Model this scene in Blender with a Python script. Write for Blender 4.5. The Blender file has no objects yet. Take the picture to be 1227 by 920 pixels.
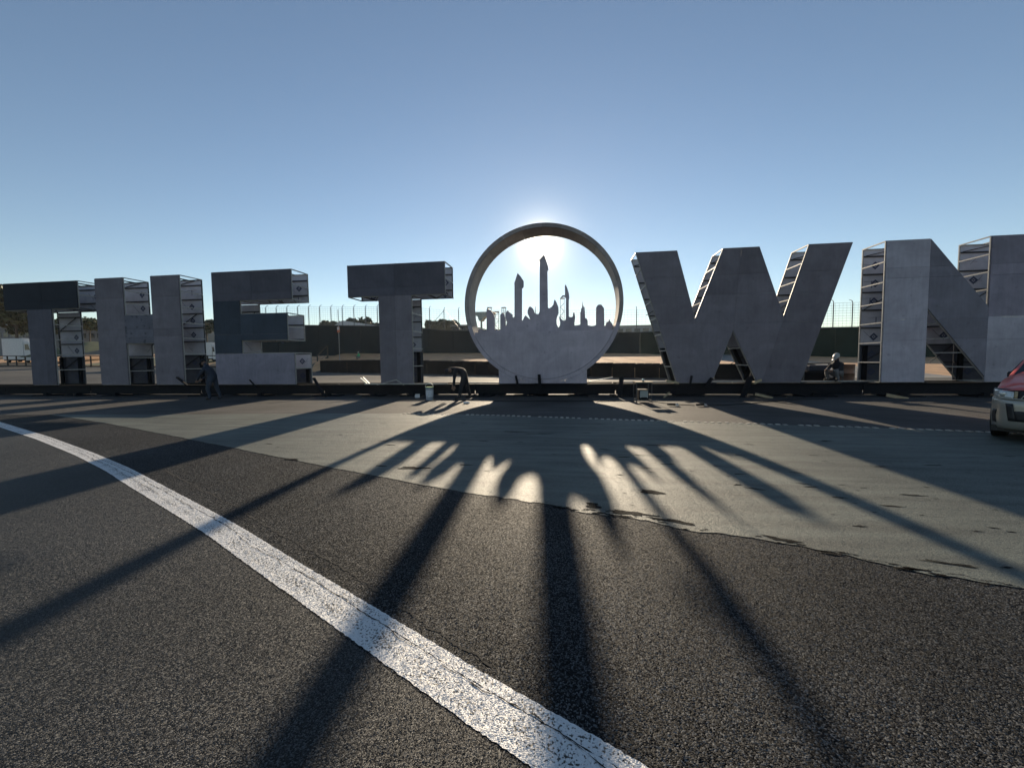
import bpy, bmesh, math, random
from mathutils import Vector, Matrix
random.seed(7)
C = bpy.context.scene
COL = C.collection
PI = math.pi

# ---------------------------------------------------------------- camera
YAW, PITCH, ROLL, FPX, EYE = -0.1408, -0.0589, -0.0116, 480.0, 1.6
cy, sy, cp, sp, cr, sr = math.cos(YAW), math.sin(YAW), math.cos(PITCH), math.sin(PITCH), math.cos(ROLL), math.sin(ROLL)
FW = Vector((sy*cp, cy*cp, sp)); R0 = Vector((cy, -sy, 0)); U0 = R0.cross(FW)
RT = cr*R0 + sr*U0; UP = -sr*R0 + cr*U0
cam_data = bpy.data.cameras.new("camera")
cam = bpy.data.objects.new("camera", cam_data); COL.objects.link(cam)
M4 = Matrix((RT, UP, -FW)).transposed().to_4x4(); M4.translation = (0, 0, EYE)
cam.matrix_world = M4
cam_data.sensor_width = 36; cam_data.lens = 36*FPX/1227
cam_data.clip_start = .05; cam_data.clip_end = 4000
C.camera = cam
SUN = Vector((-0.0650, 0.9600, 0.2685)).normalized()

def at(px, py, Y):
    """world point on the plane y=Y seen at a measured photo position"""
    d = FW + (px-613.5)/FPX*RT - (py-460)/FPX*UP
    return Vector((0, 0, EYE)) + d*(Y/d.y)

# ---------------------------------------------------------------- world and sun
C.view_settings.view_transform = 'Standard'; C.view_settings.look = 'None'
C.view_settings.gamma = 1; C.view_settings.use_curve_mapping = False
C.view_settings.exposure = 0.9
w = bpy.data.worlds.new("World"); C.world = w; w.use_nodes = True
nt = w.node_tree; N = nt.nodes; L = nt.links; N.clear()
out = N.new('ShaderNodeOutputWorld'); bg = N.new('ShaderNodeBackground'); sky = N.new('ShaderNodeTexSky')
sky.sky_type = 'NISHITA'; sky.sun_disc = False
sky.sun_elevation = math.asin(SUN.z); sky.sun_rotation = math.atan2(SUN.x, SUN.y)
sky.altitude = 700; sky.air_density = 1.0; sky.dust_density = 0.05; sky.ozone_density = 0.9
bg.inputs['Strength'].default_value = 0.067
hs = N.new('ShaderNodeHueSaturation'); hs.inputs['Saturation'].default_value = 1.0; L.new(sky.outputs[0], hs.inputs['Color']); L.new(hs.outputs[0], bg.inputs['Color'])
# the sun's own bright aureole in the sky
tc = N.new('ShaderNodeTexCoord'); dp = N.new('ShaderNodeVectorMath'); dp.operation = 'DOT_PRODUCT'
nv = N.new('ShaderNodeVectorMath'); nv.operation = 'NORMALIZE'
L.new(tc.outputs['Generated'], nv.inputs[0]); L.new(nv.outputs[0], dp.inputs[0]); dp.inputs[1].default_value = SUN
def powr(e, s):
    a = N.new('ShaderNodeMath'); a.operation = 'MAXIMUM'; L.new(dp.outputs['Value'], a.inputs[0]); a.inputs[1].default_value = 0
    b = N.new('ShaderNodeMath'); b.operation = 'POWER'; L.new(a.outputs[0], b.inputs[0]); b.inputs[1].default_value = e
    c = N.new('ShaderNodeMath'); c.operation = 'MULTIPLY'; L.new(b.outputs[0], c.inputs[0]); c.inputs[1].default_value = s
    return c.outputs[0]
a1 = N.new('ShaderNodeMath'); L.new(powr(2600, 4.0), a1.inputs[0]); L.new(powr(420, .30), a1.inputs[1])
bg2 = N.new('ShaderNodeBackground'); bg2.inputs['Color'].default_value = (1, .86, .62, 1); L.new(a1.outputs[0], bg2.inputs['Strength'])
ad = N.new('ShaderNodeAddShader'); L.new(bg.outputs[0], ad.inputs[0]); L.new(bg2.outputs[0], ad.inputs[1]); L.new(ad.outputs[0], out.inputs['Surface'])

sl = bpy.data.lights.new("sun", 'SUN'); sl.energy = 4.2; sl.angle = math.radians(.7); sl.color = (1, .83, .61)
so = bpy.data.objects.new("sun", sl); COL.objects.link(so)
so.rotation_euler = SUN.to_track_quat('Z', 'Y').to_euler(); so.location = SUN*60

# ---------------------------------------------------------------- helpers
class MB:
    def __init__(s): s.v = []; s.f = []; s.m = []
    def add(s, vs, fs, mi=0):
        o = len(s.v); s.v += [tuple(p) for p in vs]; s.f += [[i+o for i in f] for f in fs]; s.m += [mi]*len(fs); return s
    def box(s, a, b, mi=0):
        (x0, y0, z0), (x1, y1, z1) = a, b
        return s.add([(x0,y0,z0),(x1,y0,z0),(x1,y1,z0),(x0,y1,z0),(x0,y0,z1),(x1,y0,z1),(x1,y1,z1),(x0,y1,z1)],
                     [(0,3,2,1),(4,5,6,7),(0,1,5,4),(1,2,6,5),(2,3,7,6),(3,0,4,7)], mi)
    def bar(s, p, q, w, h=None, n=4, w2=None, mi=0):
        """tapered prism from p to q"""
        p = Vector(p); q = Vector(q); d = (q-p).normalized(); h = h or w; k = 1 if w2 is None else w2/w
        up = Vector((0,0,1)) if abs(d.z) < .95 else Vector((0,1,0))
        a = d.cross(up).normalized(); b = a.cross(d)
        vs = []
        for c, sc in ((p, 1), (q, k)):
            for i in range(n):
                t = 2*PI*(i+.5)/n; r = math.sqrt(2) if n == 4 else 1
                vs.append(c + a*math.cos(t)*w/2*r*sc + b*math.sin(t)*h/2*r*sc)
        fs = [(i, (i+1) % n, (i+1) % n+n, i+n) for i in range(n)] + [tuple(range(n))[::-1], tuple(range(n, 2*n))]
        return s.add(vs, fs, mi)
    def prism(s, pts, y0, y1, mi=0):
        """polygon in XZ extruded along Y"""
        n = len(pts)
        vs = [(x, y0, z) for x, z in pts]+[(x, y1, z) for x, z in pts]
        return s.add(vs, [tuple(range(n)), tuple(range(2*n-1, n-1, -1))]+[((i+1) % n, i, i+n, (i+1) % n+n) for i in range(n)], mi)
    def ball(s, c, r, n=8, m=6, mi=0, sc=(1,1,1)):
        vs = []; fs = []
        for j in range(m+1):
            ph = PI*j/m
            for i in range(n):
                th = 2*PI*i/n; vs.append((c[0]+r*sc[0]*math.sin(ph)*math.cos(th), c[1]+r*sc[1]*math.sin(ph)*math.sin(th), c[2]+r*sc[2]*math.cos(ph)))
        for j in range(m):
            for i in range(n): fs.append((j*n+i, (j+1)*n+i, (j+1)*n+(i+1) % n, j*n+(i+1) % n))
        return s.add(vs, fs, mi)
    def mesh(s, name, mats, smooth=False):
        me = bpy.data.meshes.new(name); me.from_pydata(s.v, [], s.f)
        for m in (mats if isinstance(mats, (list, tuple)) else [mats]): me.materials.append(m)
        me.polygons.foreach_set('material_index', s.m)
        bm = bmesh.new(); bm.from_mesh(me); bmesh.ops.recalc_face_normals(bm, faces=bm.faces)
        bm.to_mesh(me); bm.free()
        if smooth: me.polygons.foreach_set('use_smooth', [True]*len(me.polygons))
        return me
    def build(s, name, mats, parent=None, smooth=False, bevel=0):
        o = bpy.data.objects.new(name, s.mesh(name, mats, smooth)); COL.objects.link(o)
        if parent is not None: o.parent = parent
        if bevel:
            b = o.modifiers.new('bevel', 'BEVEL'); b.width = bevel; b.segments = 2; b.limit_method = 'ANGLE'
        return o
def tag(o, label=None, cat=None, group=None, kind=None):
    if label: o['label'] = label
    if cat: o['category'] = cat
    if group: o['group'] = group
    if kind: o['kind'] = kind
    return o
def thing(name, label, cat, loc=(0,0,0), rz=0, group=None):
    o = bpy.data.objects.new(name, None); COL.objects.link(o); o.empty_display_size = .2
    o.location = loc; o.rotation_euler = (0, 0, rz)
    return tag(o, label, cat, group)
def inst(name, me, parent=None, loc=(0,0,0), rot=(0,0,0), sc=(1,1,1)):
    o = bpy.data.objects.new(name, me); COL.objects.link(o); o.location = loc; o.rotation_euler = rot; o.scale = sc
    if parent is not None: o.parent = parent
    return o
def copy_tree(o, parent=None):
    c = o.copy(); COL.objects.link(c); c.parent = parent
    for ch in o.children: copy_tree(ch, c)
    return c
def ground_sheet(name, pts, z, m, kind='structure'):
    me = bpy.data.meshes.new(name); me.from_pydata([(x, y, z) for x, y in pts], [], [tuple(range(len(pts)))]); me.materials.append(m)
    bm = bmesh.new(); bm.from_mesh(me); bmesh.ops.triangulate(bm, faces=bm.faces)
    for f in bm.faces:
        if f.normal.z < 0: f.normal_flip()
    bm.to_mesh(me); bm.free()
    o = bpy.data.objects.new(name, me); COL.objects.link(o); o['kind'] = kind
    return o

# ---------------------------------------------------------------- materials
def material(name, col, rough=.8, var=.25, scale=3.0, bump=0, bscale=40, metal=0, spec=.5, col2=None, stretch=None, detail=6):
    m = bpy.data.materials.new(name); m.use_nodes = True; t = m.node_tree; n = t.nodes; l = t.links
    b = n['Principled BSDF']; b.inputs['Roughness'].default_value = rough; b.inputs['Metallic'].default_value = metal
    b.inputs['Specular IOR Level'].default_value = spec
    tc = n.new('ShaderNodeTexCoord'); src = tc.outputs['Object']
    if stretch:
        mp = n.new('ShaderNodeMapping'); mp.inputs['Scale'].default_value = stretch; l.new(src, mp.inputs[0]); src = mp.outputs[0]
    nz = n.new('ShaderNodeTexNoise'); nz.inputs['Scale'].default_value = scale; nz.inputs['Detail'].default_value = detail; nz.inputs['Roughness'].default_value = .65
    l.new(src, nz.inputs['Vector'])
    r = n.new('ShaderNodeValToRGB'); c2 = col2 or tuple(c*(1+var) for c in col); c1 = tuple(c*(1-var) for c in col)
    r.color_ramp.elements[0].position = .3; r.color_ramp.elements[1].position = .7
    r.color_ramp.elements[0].color = (*c1, 1); r.color_ramp.elements[1].color = (*c2, 1)
    l.new(nz.outputs['Fac'], r.inputs[0]); l.new(r.outputs[0], b.inputs['Base Color'])
    if bump:
        nb = n.new('ShaderNodeTexNoise'); nb.inputs['Scale'].default_value = bscale; nb.inputs['Detail'].default_value = 4; l.new(src, nb.inputs['Vector'])
        bp = n.new('ShaderNodeBump'); bp.inputs['Strength'].default_value = bump; bp.inputs['Distance'].default_value = .01
        l.new(nb.outputs['Fac'], bp.inputs['Height']); l.new(bp.outputs[0], b.inputs['Normal'])
    return m

def asphalt_mat(name, c_dark, c_light, cell=110, bump=1.0, dist=.006, rough=.62, spec=.5, big=.35, facet=.5, pos=.35):
    """aggregate chips in binder: voronoi cells of different greys with relief"""
    m = bpy.data.materials.new(name); m.use_nodes = True; t = m.node_tree; n = t.nodes; l = t.links
    b = n['Principled BSDF']; b.inputs['Roughness'].default_value = rough; b.inputs['Specular IOR Level'].default_value = spec
    tc = n.new('ShaderNodeTexCoord'); v = n.new('ShaderNodeTexVoronoi'); v.inputs['Scale'].default_value = cell
    wn = n.new('ShaderNodeTexNoise'); wn.inputs['Scale'].default_value = cell*.7; wn.inputs['Detail'].default_value = 3
    l.new(tc.outputs['Object'], v.inputs['Vector']); l.new(tc.outputs['Object'], wn.inputs['Vector'])
    sep = n.new('ShaderNodeSeparateColor'); l.new(v.outputs['Color'], sep.inputs[0])
    r = n.new('ShaderNodeValToRGB'); r.color_ramp.elements[0].color = (*c_dark, 1); r.color_ramp.elements[1].color = (*c_light, 1)
    r.color_ramp.elements[0].position = pos; r.color_ramp.elements[1].position = 1
    l.new(sep.outputs[0], r.inputs[0])
    g = n.new('ShaderNodeTexNoise'); g.inputs['Scale'].default_value = .55; g.inputs['Detail'].default_value = 8; l.new(tc.outputs['Object'], g.inputs['Vector'])
    mr = n.new('ShaderNodeMapRange'); mr.inputs['From Min'].default_value = .3; mr.inputs['From Max'].default_value = .7
    mr.inputs['To Min'].default_value = 1-big; mr.inputs['To Max'].default_value = 1+big; l.new(g.outputs['Fac'], mr.inputs[0])
    mx = n.new('ShaderNodeVectorMath'); mx.operation = 'SCALE'; l.new(r.outputs[0], mx.inputs[0]); l.new(mr.outputs[0], mx.inputs['Scale'])
    l.new(mx.outputs[0], b.inputs['Base Color'])
    # chips stand proud: height = random per cell minus distance to the cell centre, plus noise
    h1 = n.new('ShaderNodeMath'); h1.operation = 'MULTIPLY'; l.new(v.outputs['Distance'], h1.inputs[0]); h1.inputs[1].default_value = -.9
    h2 = n.new('ShaderNodeMath'); l.new(h1.outputs[0], h2.inputs[0]); l.new(sep.outputs[1], h2.inputs[1])
    h3 = n.new('ShaderNodeMath'); l.new(h2.outputs[0], h3.inputs[0]); l.new(wn.outputs['Fac'], h3.inputs[1])
    bp = n.new('ShaderNodeBump'); bp.inputs['Strength'].default_value = bump; bp.inputs['Distance'].default_value = dist
    l.new(h3.outputs[0], bp.inputs['Height'])
    # every chip is a facet with its own tilt
    f1 = n.new('ShaderNodeVectorMath'); f1.operation = 'SUBTRACT'; l.new(v.outputs['Color'], f1.inputs[0]); f1.inputs[1].default_value = (.5,.5,.5)
    f2 = n.new('ShaderNodeVectorMath'); f2.operation = 'SCALE'; l.new(f1.outputs[0], f2.inputs[0]); f2.inputs['Scale'].default_value = facet
    f3 = n.new('ShaderNodeVectorMath'); l.new(bp.outputs[0], f3.inputs[0]); l.new(f2.outputs[0], f3.inputs[1])
    f4 = n.new('ShaderNodeVectorMath'); f4.operation = 'NORMALIZE'; l.new(f3.outputs[0], f4.inputs[0]); l.new(f4.outputs[0], b.inputs['Normal'])
    return m

m_asph = asphalt_mat('asphalt_coarse', (.010,.011,.013), (.142,.146,.150), 140, .8, .007, rough=.65, spec=.05, facet=1.2, pos=.55)
m_asph_smooth = asphalt_mat('asphalt_smooth', (.045,.043,.041), (.085,.08,.075), 160, .5, .003, rough=.75, spec=.25, facet=.3)
m_patch = asphalt_mat('asphalt_patch', (.006,.006,.006), (.03,.028,.026), 125, .8, .008, rough=.8, spec=.04, facet=.9)  # bare asphalt of the worn holes, colour darkened for their recessed shade
m_crack = material('crack_tar', (.008,.008,.008), .9, .2)
m_steel_dark = material('dark_steel', (.008,.009,.012), .8, .3, 4, .2, 60, spec=.2)
m_tube = material('galvanised_tube', (.34,.33,.31), .5, .25, 9, .1, 80, metal=.25)
m_tube_dark = material('dark_and_shaded_tube', (.05,.055,.06), .6, .25, 9)  # dark tubing; on unlit letters a shaded copy of the galvanised tube
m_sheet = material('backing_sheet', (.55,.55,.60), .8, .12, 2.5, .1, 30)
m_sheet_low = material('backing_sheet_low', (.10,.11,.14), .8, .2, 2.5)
m_mark = material('printed_mark', (.06,.075,.14), .7, .2, 8)
m_rail = material('inner_rail', (.03,.032,.04), .7, .2)
m_rubber = material('black_rubber', (.010,.011,.012), .85, .3, 6, .3, 40, spec=.2)
m_white = material('white_paint', (.6,.6,.6), .6, .12)

def board_mat(name, col, var=.14, stain=(.66,.78,.75)):
    """painted fibre board: mottled coat, runs and scuffs"""
    m = material(name, col, .78, var, 1.3, .25, 90, spec=.35, detail=9)
    t = m.node_tree; n = t.nodes; l = t.links; b = n['Principled BSDF']
    ramp = [x for x in n if x.type == 'VALTORGB'][0]
    tc = n.new('ShaderNodeTexCoord'); mp = n.new('ShaderNodeMapping'); mp.inputs['Scale'].default_value = (9, 1, 1.1)
    l.new(tc.outputs['Object'], mp.inputs[0])
    s = n.new('ShaderNodeTexNoise'); s.inputs['Scale'].default_value = 1.2; s.inputs['Detail'].default_value = 5; l.new(mp.outputs[0], s.inputs['Vector'])
    r = n.new('ShaderNodeMapRange'); r.inputs['From Min'].default_value = .35; r.inputs['From Max'].default_value = .65; r.inputs['To Min'].default_value = .95; r.inputs['To Max'].default_value = 1.05
    l.new(s.outputs['Fac'], r.inputs[0])
    sc = n.new('ShaderNodeTexNoise'); sc.inputs['Scale'].default_value = 4.5; sc.inputs['Detail'].default_value = 2; l.new(tc.outputs['Object'], sc.inputs['Vector'])
    r2 = n.new('ShaderNodeMapRange'); r2.inputs['From Min'].default_value = stain[0]; r2.inputs['From Max'].default_value = stain[1]; r2.inputs['To Min'].default_value = 1; r2.inputs['To Max'].default_value = stain[2]
    l.new(sc.outputs['Fac'], r2.inputs[0])
    mu0 = n.new('ShaderNodeMath'); mu0.operation = 'MULTIPLY'; l.new(r.outputs[0], mu0.inputs[0]); l.new(r2.outputs[0], mu0.inputs[1])
    # sheet-to-sheet difference, plus cloudy hand-rolled coats
    oi = n.new('ShaderNodeObjectInfo'); r3 = n.new('ShaderNodeMapRange'); r3.inputs['To Min'].default_value = .88; r3.inputs['To Max'].default_value = 1.14; l.new(oi.outputs['Random'], r3.inputs[0])
    cl = n.new('ShaderNodeTexNoise'); cl.inputs['Scale'].default_value = .9; cl.inputs['Detail'].default_value = 3; cl.inputs['Distortion'].default_value = 1.5; l.new(tc.outputs['Object'], cl.inputs['Vector'])
    r4 = n.new('ShaderNodeMapRange'); r4.inputs['From Min'].default_value = .4; r4.inputs['From Max'].default_value = .62; r4.inputs['To Min'].default_value = .92; r4.inputs['To Max'].default_value = 1.06; l.new(cl.outputs['Fac'], r4.inputs[0])
    m1 = n.new('ShaderNodeMath'); m1.operation = 'MULTIPLY'; l.new(r3.outputs[0], m1.inputs[0]); l.new(r4.outputs[0], m1.inputs[1])
    mu = n.new('ShaderNodeMath'); mu.operation = 'MULTIPLY'; l.new(mu0.outputs[0], mu.inputs[0]); l.new(m1.outputs[0], mu.inputs[1])
    v = n.new('ShaderNodeVectorMath'); v.operation = 'SCALE'; l.new(ramp.outputs[0], v.inputs[0]); l.new(mu.outputs[0], v.inputs['Scale'])
    l.new(v.outputs[0], b.inputs['Base Color'])
    return m
m_b_black = board_mat('board_black', (.018,.023,.033))
m_b_dark = board_mat('board_dark', (.098,.094,.116))
m_b_mid = board_mat('board_mid', (.165,.150,.170))
m_b_light = board_mat('board_light', (.23,.212,.255))
m_b_grey = board_mat('board_grey', (.34,.325,.365))
m_b_stain = board_mat('board_stained', (.150,.148,.178), stain=(.585,.68,.5))
m_b_navy = board_mat('board_navy', (.045,.058,.078))
m_b_diag = board_mat('board_diag', (.17,.165,.195))
m_b_disc = board_mat('board_disc', (.42,.37,.41))
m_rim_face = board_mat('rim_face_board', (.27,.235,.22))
m_rim = board_mat('rim_board', (.46,.40,.35))  # brown board, colour lifted to carry the sun flare over the lining

# apron: pale painted concrete skin, streaked along X, with small scabs worn through
m_apron = asphalt_mat('apron_paint', (.072,.084,.072), (.135,.148,.125), 150, .6, .004, rough=.62, big=.28, spec=.4, facet=.4)
def streak(m, sc, lo, hi, scale=1.0):
    t = m.node_tree; n = t.nodes; l = t.links; b = n['Principled BSDF']; src = b.inputs['Base Color'].links[0].from_socket
    tc = n.new('ShaderNodeTexCoord'); mp = n.new('ShaderNodeMapping'); mp.inputs['Scale'].default_value = sc; mp.inputs['Rotation'].default_value = (0,0,.12); l.new(tc.outputs['Object'], mp.inputs[0])
    s = n.new('ShaderNodeTexNoise'); s.inputs['Scale'].default_value = scale; s.inputs['Detail'].default_value = 7; l.new(mp.outputs[0], s.inputs['Vector'])
    r = n.new('ShaderNodeMapRange'); r.inputs['From Min'].default_value = .3; r.inputs['From Max'].default_value = .7; r.inputs['To Min'].default_value = lo; r.inputs['To Max'].default_value = hi; l.new(s.outputs['Fac'], r.inputs[0])
    s2 = n.new('ShaderNodeTexNoise'); s2.inputs['Scale'].default_value = scale*2.2; s2.inputs['Detail'].default_value = 4; l.new(mp.outputs[0], s2.inputs['Vector'])
    r2 = n.new('ShaderNodeMapRange'); r2.inputs['From Min'].default_value = .66; r2.inputs['From Max'].default_value = .72; r2.inputs['To Min'].default_value = 1; r2.inputs['To Max'].default_value = .45; l.new(s2.outputs['Fac'], r2.inputs[0])
    mu = n.new('ShaderNodeMath'); mu.operation = 'MULTIPLY'; l.new(r.outputs[0], mu.inputs[0]); l.new(r2.outputs[0], mu.inputs[1])
    v = n.new('ShaderNodeVectorMath'); v.operation = 'SCALE'; l.new(src, v.inputs[0]); l.new(mu.outputs[0], v.inputs['Scale']); l.new(v.outputs[0], b.inputs['Base Color'])
streak(m_apron, (.45, 3.4, 1), .62, 1.28, 1.4)
streak(m_asph_smooth, (.3, 2.5, 1), .8, 1.2)

def line_mat():
    """road paint worn off the tops of the chips: paint and bare chips mixed"""
    m = asphalt_mat('road_paint', (.03,.03,.03), (.12,.115,.105), 125, .7, .005, rough=.55, spec=.3, facet=.7)
    t = m.node_tree; n = t.nodes; l = t.links; b = n['Principled BSDF']; src = b.inputs['Base Color'].links[0].from_socket
    tc = n.new('ShaderNodeTexCoord')
    v = n.new('ShaderNodeTexNoise'); v.inputs['Scale'].default_value = 75; v.inputs['Detail'].default_value = 3; l.new(tc.outputs['Object'], v.inputs['Vector'])
    g = n.new('ShaderNodeTexNoise'); g.inputs['Scale'].default_value = 4; g.inputs['Detail'].default_value = 5; l.new(tc.outputs['Object'], g.inputs['Vector'])
    uv = n.new('ShaderNodeUVMap'); sp_ = n.new('ShaderNodeSeparateXYZ'); l.new(uv.outputs[0], sp_.inputs[0])
    # more wear down the middle of the band (u = position across)
    d = n.new('ShaderNodeMath'); d.operation = 'SUBTRACT'; l.new(sp_.outputs[0], d.inputs[0]); d.inputs[1].default_value = .5
    d2 = n.new('ShaderNodeMath'); d2.operation = 'ABSOLUTE'; l.new(d.outputs[0], d2.inputs[0])
    d3 = n.new('ShaderNodeMath'); d3.operation = 'MULTIPLY'; l.new(d2.outputs[0], d3.inputs[0]); d3.inputs[1].default_value = -.22
    s1 = n.new('ShaderNodeMath'); l.new(v.outputs['Fac'], s1.inputs[0]); l.new(d3.outputs[0], s1.inputs[1])
    s3 = n.new('ShaderNodeMath'); s3.operation = 'MULTIPLY'; l.new(g.outputs['Fac'], s3.inputs[0]); s3.inputs[1].default_value = .35
    s2 = n.new('ShaderNodeMath'); l.new(s1.outputs[0], s2.inputs[0]); l.new(s3.outputs[0], s2.inputs[1])
    r = n.new('ShaderNodeMapRange'); r.inputs['From Min'].default_value = .685; r.inputs['From Max'].default_value = .77; l.new(s2.outputs[0], r.inputs[0])
    mx = n.new('ShaderNodeMixRGB'); l.new(r.outputs[0], mx.inputs[0]); mx.inputs[1].default_value = (.68,.68,.68,1); l.new(src, mx.inputs[2])
    l.new(mx.outputs[0], b.inputs['Base Color'])
    return m
m_line = line_mat()

# ---------------------------------------------------------------- terrain
def lerp_table(x, T):
    if x <= T[0][0]: return T[0][1]
    for (a, va), (b, vb) in zip(T, T[1:]):
        if x <= b: return va+(vb-va)*(x-a)/(b-a)
    return T[-1][1]
def wall_y(X): return 73.2-.075*X
def sstep(t): t = max(0, min(1, t)); return t*t*(3-2*t)
def H(X, Y):
    u = X/max(Y, 20)
    A = lerp_table(u, [(-1.73,1.5),(-1.0,.9),(-.67,.5),(-.4,.05),(0,0)])*max(0, min(1, (Y-24)/46))**1.2
    if X < -46: return A+(4.6-A)*max(0, min(1, (Y-71)/29))
    hb = lerp_table(X, [(-90,3.9),(-68,3.65),(-24,3.16),(11,2.54),(28,2.08),(45,1.45),(70,1.2),(100,1.2)])
    yt = wall_y(X)-.5
    if X > 16.5: h = A+(hb-A)*max(0, min(1, (Y-36)/(yt-36)))
    else:
        yb = 38.67-.564*X+1.0; z1 = lerp_table(X, [(-40,1.85),(-25,1.8),(-8,1.35),(6,1.12),(16,.95)])
        h = max(0, min(1, (Y-yb)/2.2))*z1
        if Y > yb+2.2: h = z1+(hb-z1)*min(1, (Y-yb-2.2)/(yt-yb-2.2))
    return h
def axis(a, b, step, far):
    v = []; x = a
    while x <= b: v.append(x); x += step
    s = step; lo = a; hi = b
    while hi < far: s *= 1.5; hi += s; v.append(hi)
    s = step
    while lo > -far: s *= 1.5; lo -= s; v.insert(0, lo)
    return v
xs = axis(-140, 90, 1.6, 650); ys = [y for y in axis(-12, 100, 1.3, 650)]
gv = [(x, y, H(x, y) if y > 20 else 0) for y in ys for x in xs]; nx = len(xs)
gf = [(j*nx+i, j*nx+i+1, (j+1)*nx+i+1, (j+1)*nx+i) for j in range(len(ys)-1) for i in range(nx-1)]
def in_bank(x, y):
    if x < -46: return y > 70.5
    return y > (34 if x > 16.5 else 39.5-.564*x)
m_sand = material('sandy_bank', (.52,.29,.14), .9, .3, .6, .5, 12, detail=9)
m_bank_grey = material('grey_runoff', (.19,.18,.165), .85, .2, .8, .3, 10)
m_far_asph = material('far_asphalt', (.085,.08,.072), .85, .25, .35, .3, 30, spec=.15, stretch=(.3, 1.6, 1))
m_grass = material('dry_grass', (.07,.085,.03), .9, .4, .8, .6, 20)
me = bpy.data.meshes.new('ground'); me.from_pydata(gv, [], gf)
for m in (m_asph, m_far_asph, m_sand, m_bank_grey, m_grass): me.materials.append(m)
for p in me.polygons:
    x, y, z = p.center
    if y < 19.5: k = 0
    elif not in_bank(x, y): k = 1
    elif y > 110 or (-108 < x < -78 and y > 73.5): k = 4
    elif 15.5 < x < 30: k = 3
    elif 13 < x < 15.6 and y > 45: k = 4
    else: k = 2
    p.material_index = k; p.use_smooth = True
g = bpy.data.objects.new('ground', me); COL.objects.link(g); g['kind'] = 'structure'

# apron outline measured on the ground (metres), front edge ragged
front = [(-16.75,10.75),(-15.2,10.2),(-12.56,9.25),(-9.47,8.01),(-6.28,6.69),(-4.31,5.87),(-1.96,4.92),(-.79,4.51),(-.29,4.37),(.07,4.20),(.49,4.14),(.86,3.99),(1.12,3.83),(1.45,3.74),(1.77,3.68),(1.93,3.60),(2.18,3.49),(2.41,3.38),(2.57,3.29),(3.07,3.11),(5.0,2.4),(9,1.2),(16,-.4)]
def ragged(P, amp, step=.05):
    o = []; ph = random.random()*9
    for (x0, y0), (x1, y1) in zip(P, P[1:]):
        d = math.hypot(x1-x0, y1-y0); n = max(1, min(60, int(d/step)))
        for i in range(n):
            t = i/n; x = x0+(x1-x0)*t; y = y0+(y1-y0)*t
            a = amp(x) if callable(amp) else amp
            s = x*3.1+ph
            o.append((x, y+a*(math.sin(s)*.5+math.sin(s*2.7+1)*.35+math.sin(s*7.3)*.2+random.uniform(-.25,.25))))
    return o+[P[-1]]
fr = ragged(front, lambda x: .014 if x < -1 else .05)
farx = [(40,3.5),(20,7.3),(9.07,9.35),(7.62,9.73),(5.52,10.13),(4.45,10.3),(1.27,10.78),(-1.96,11.4),(-5.14,11.68),(-9.98,11.32),(-13.34,10.95)]
ground_sheet('painted_apron', fr+[(30,-3),(40,-5)]+farx, .005, m_apron)
# smooth strip of newer asphalt between the apron and the sign
ground_sheet('smooth_pavement', [(60,19.5),(60,0)]+[(x, y) for x, y in farx]+[(-16.75,10.75),(-60,9),(-60,19.5)], .0012, m_asph_smooth)
def lerp_front(x): return lerp_table(x, sorted(front))
# worn holes in the apron
def blob(cx, cy, rx, ry, rot=0, n=26, seed=1):
    rnd = random.Random(seed); o = []
    ks = [rnd.uniform(-.25,.25) for _ in range(5)]
    for i in range(n):
        t = 2*PI*i/n; r = 1+sum(k*math.sin((j+2)*t+j) for j, k in enumerate(ks))+rnd.uniform(-.07,.07)
        x, y = rx*r*math.cos(t), ry*r*math.sin(t)
        o.append((cx+x*math.cos(rot)-y*math.sin(rot), cy+x*math.sin(rot)+y*math.cos(rot)))
    return o
holes = [(.98,4.90,.125,.075,-.5),(.26,4.37,.085,.075,-.7),(-2.32,5.66,.19,.07,-.1),(-2.85,5.72,.10,.025,-.1),(-4.55,5.98,.13,.035,0),(-3.4,7.2,.1,.03,0),(.62,4.2,.21,.05,-.25),(1.02,4.03,.2,.035,-.3),(1.85,3.72,.13,.03,-.3),(2.9,3.42,.16,.018,-.25),(2.1,5.3,.05,.02,.2),(.7,5.6,.05,.014,0),(3.4,4.7,.10,.02,-.1),(3.9,5.1,.12,.02,-.1),(-1.2,8.8,.25,.04,0),(-.6,8.6,.3,.03,.1),(1.6,7.6,.2,.03,0)]
for i, (x, y, rx, ry, rt) in enumerate(holes):
    ground_sheet('worn_patch', blob(x, y, rx, ry, rt, seed=i), .008, m_patch)

# scrapes and chips through the paint, too many to count
sv = []; sf = []; rs = random.Random(12)
for k in range(230):
    if k < 90: x = rs.uniform(.6, 7.5); y = rs.uniform(3.6-.28*max(0, x-2), 8.5)
    else: x = rs.uniform(-7, 2); y = rs.uniform(5.2+max(0, -x-2)*.45, 10.5)
    if k >= 150:
        x = rs.uniform(-.6, 5); y = lerp_front(x)+rs.uniform(-.03, .09)
    elif y < lerp_front(x)+.12: continue
    big = rs.random()**3; P = blob(x, y, .02+.10*big*(1 if y > 5 else .6), .006+.016*big, rs.uniform(-.35,.15), 14, 100+k)
    o0 = len(sv); sv += [(a, b, .0072) for a, b in P]; sf.append(tuple(range(o0, o0+14)))
me = bpy.data.meshes.new('apron_scrapes'); me.from_pydata(sv, [], sf); me.materials.append(m_patch)
o = bpy.data.objects.new('apron_scrapes', me); COL.objects.link(o); o['kind'] = 'stuff'

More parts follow.
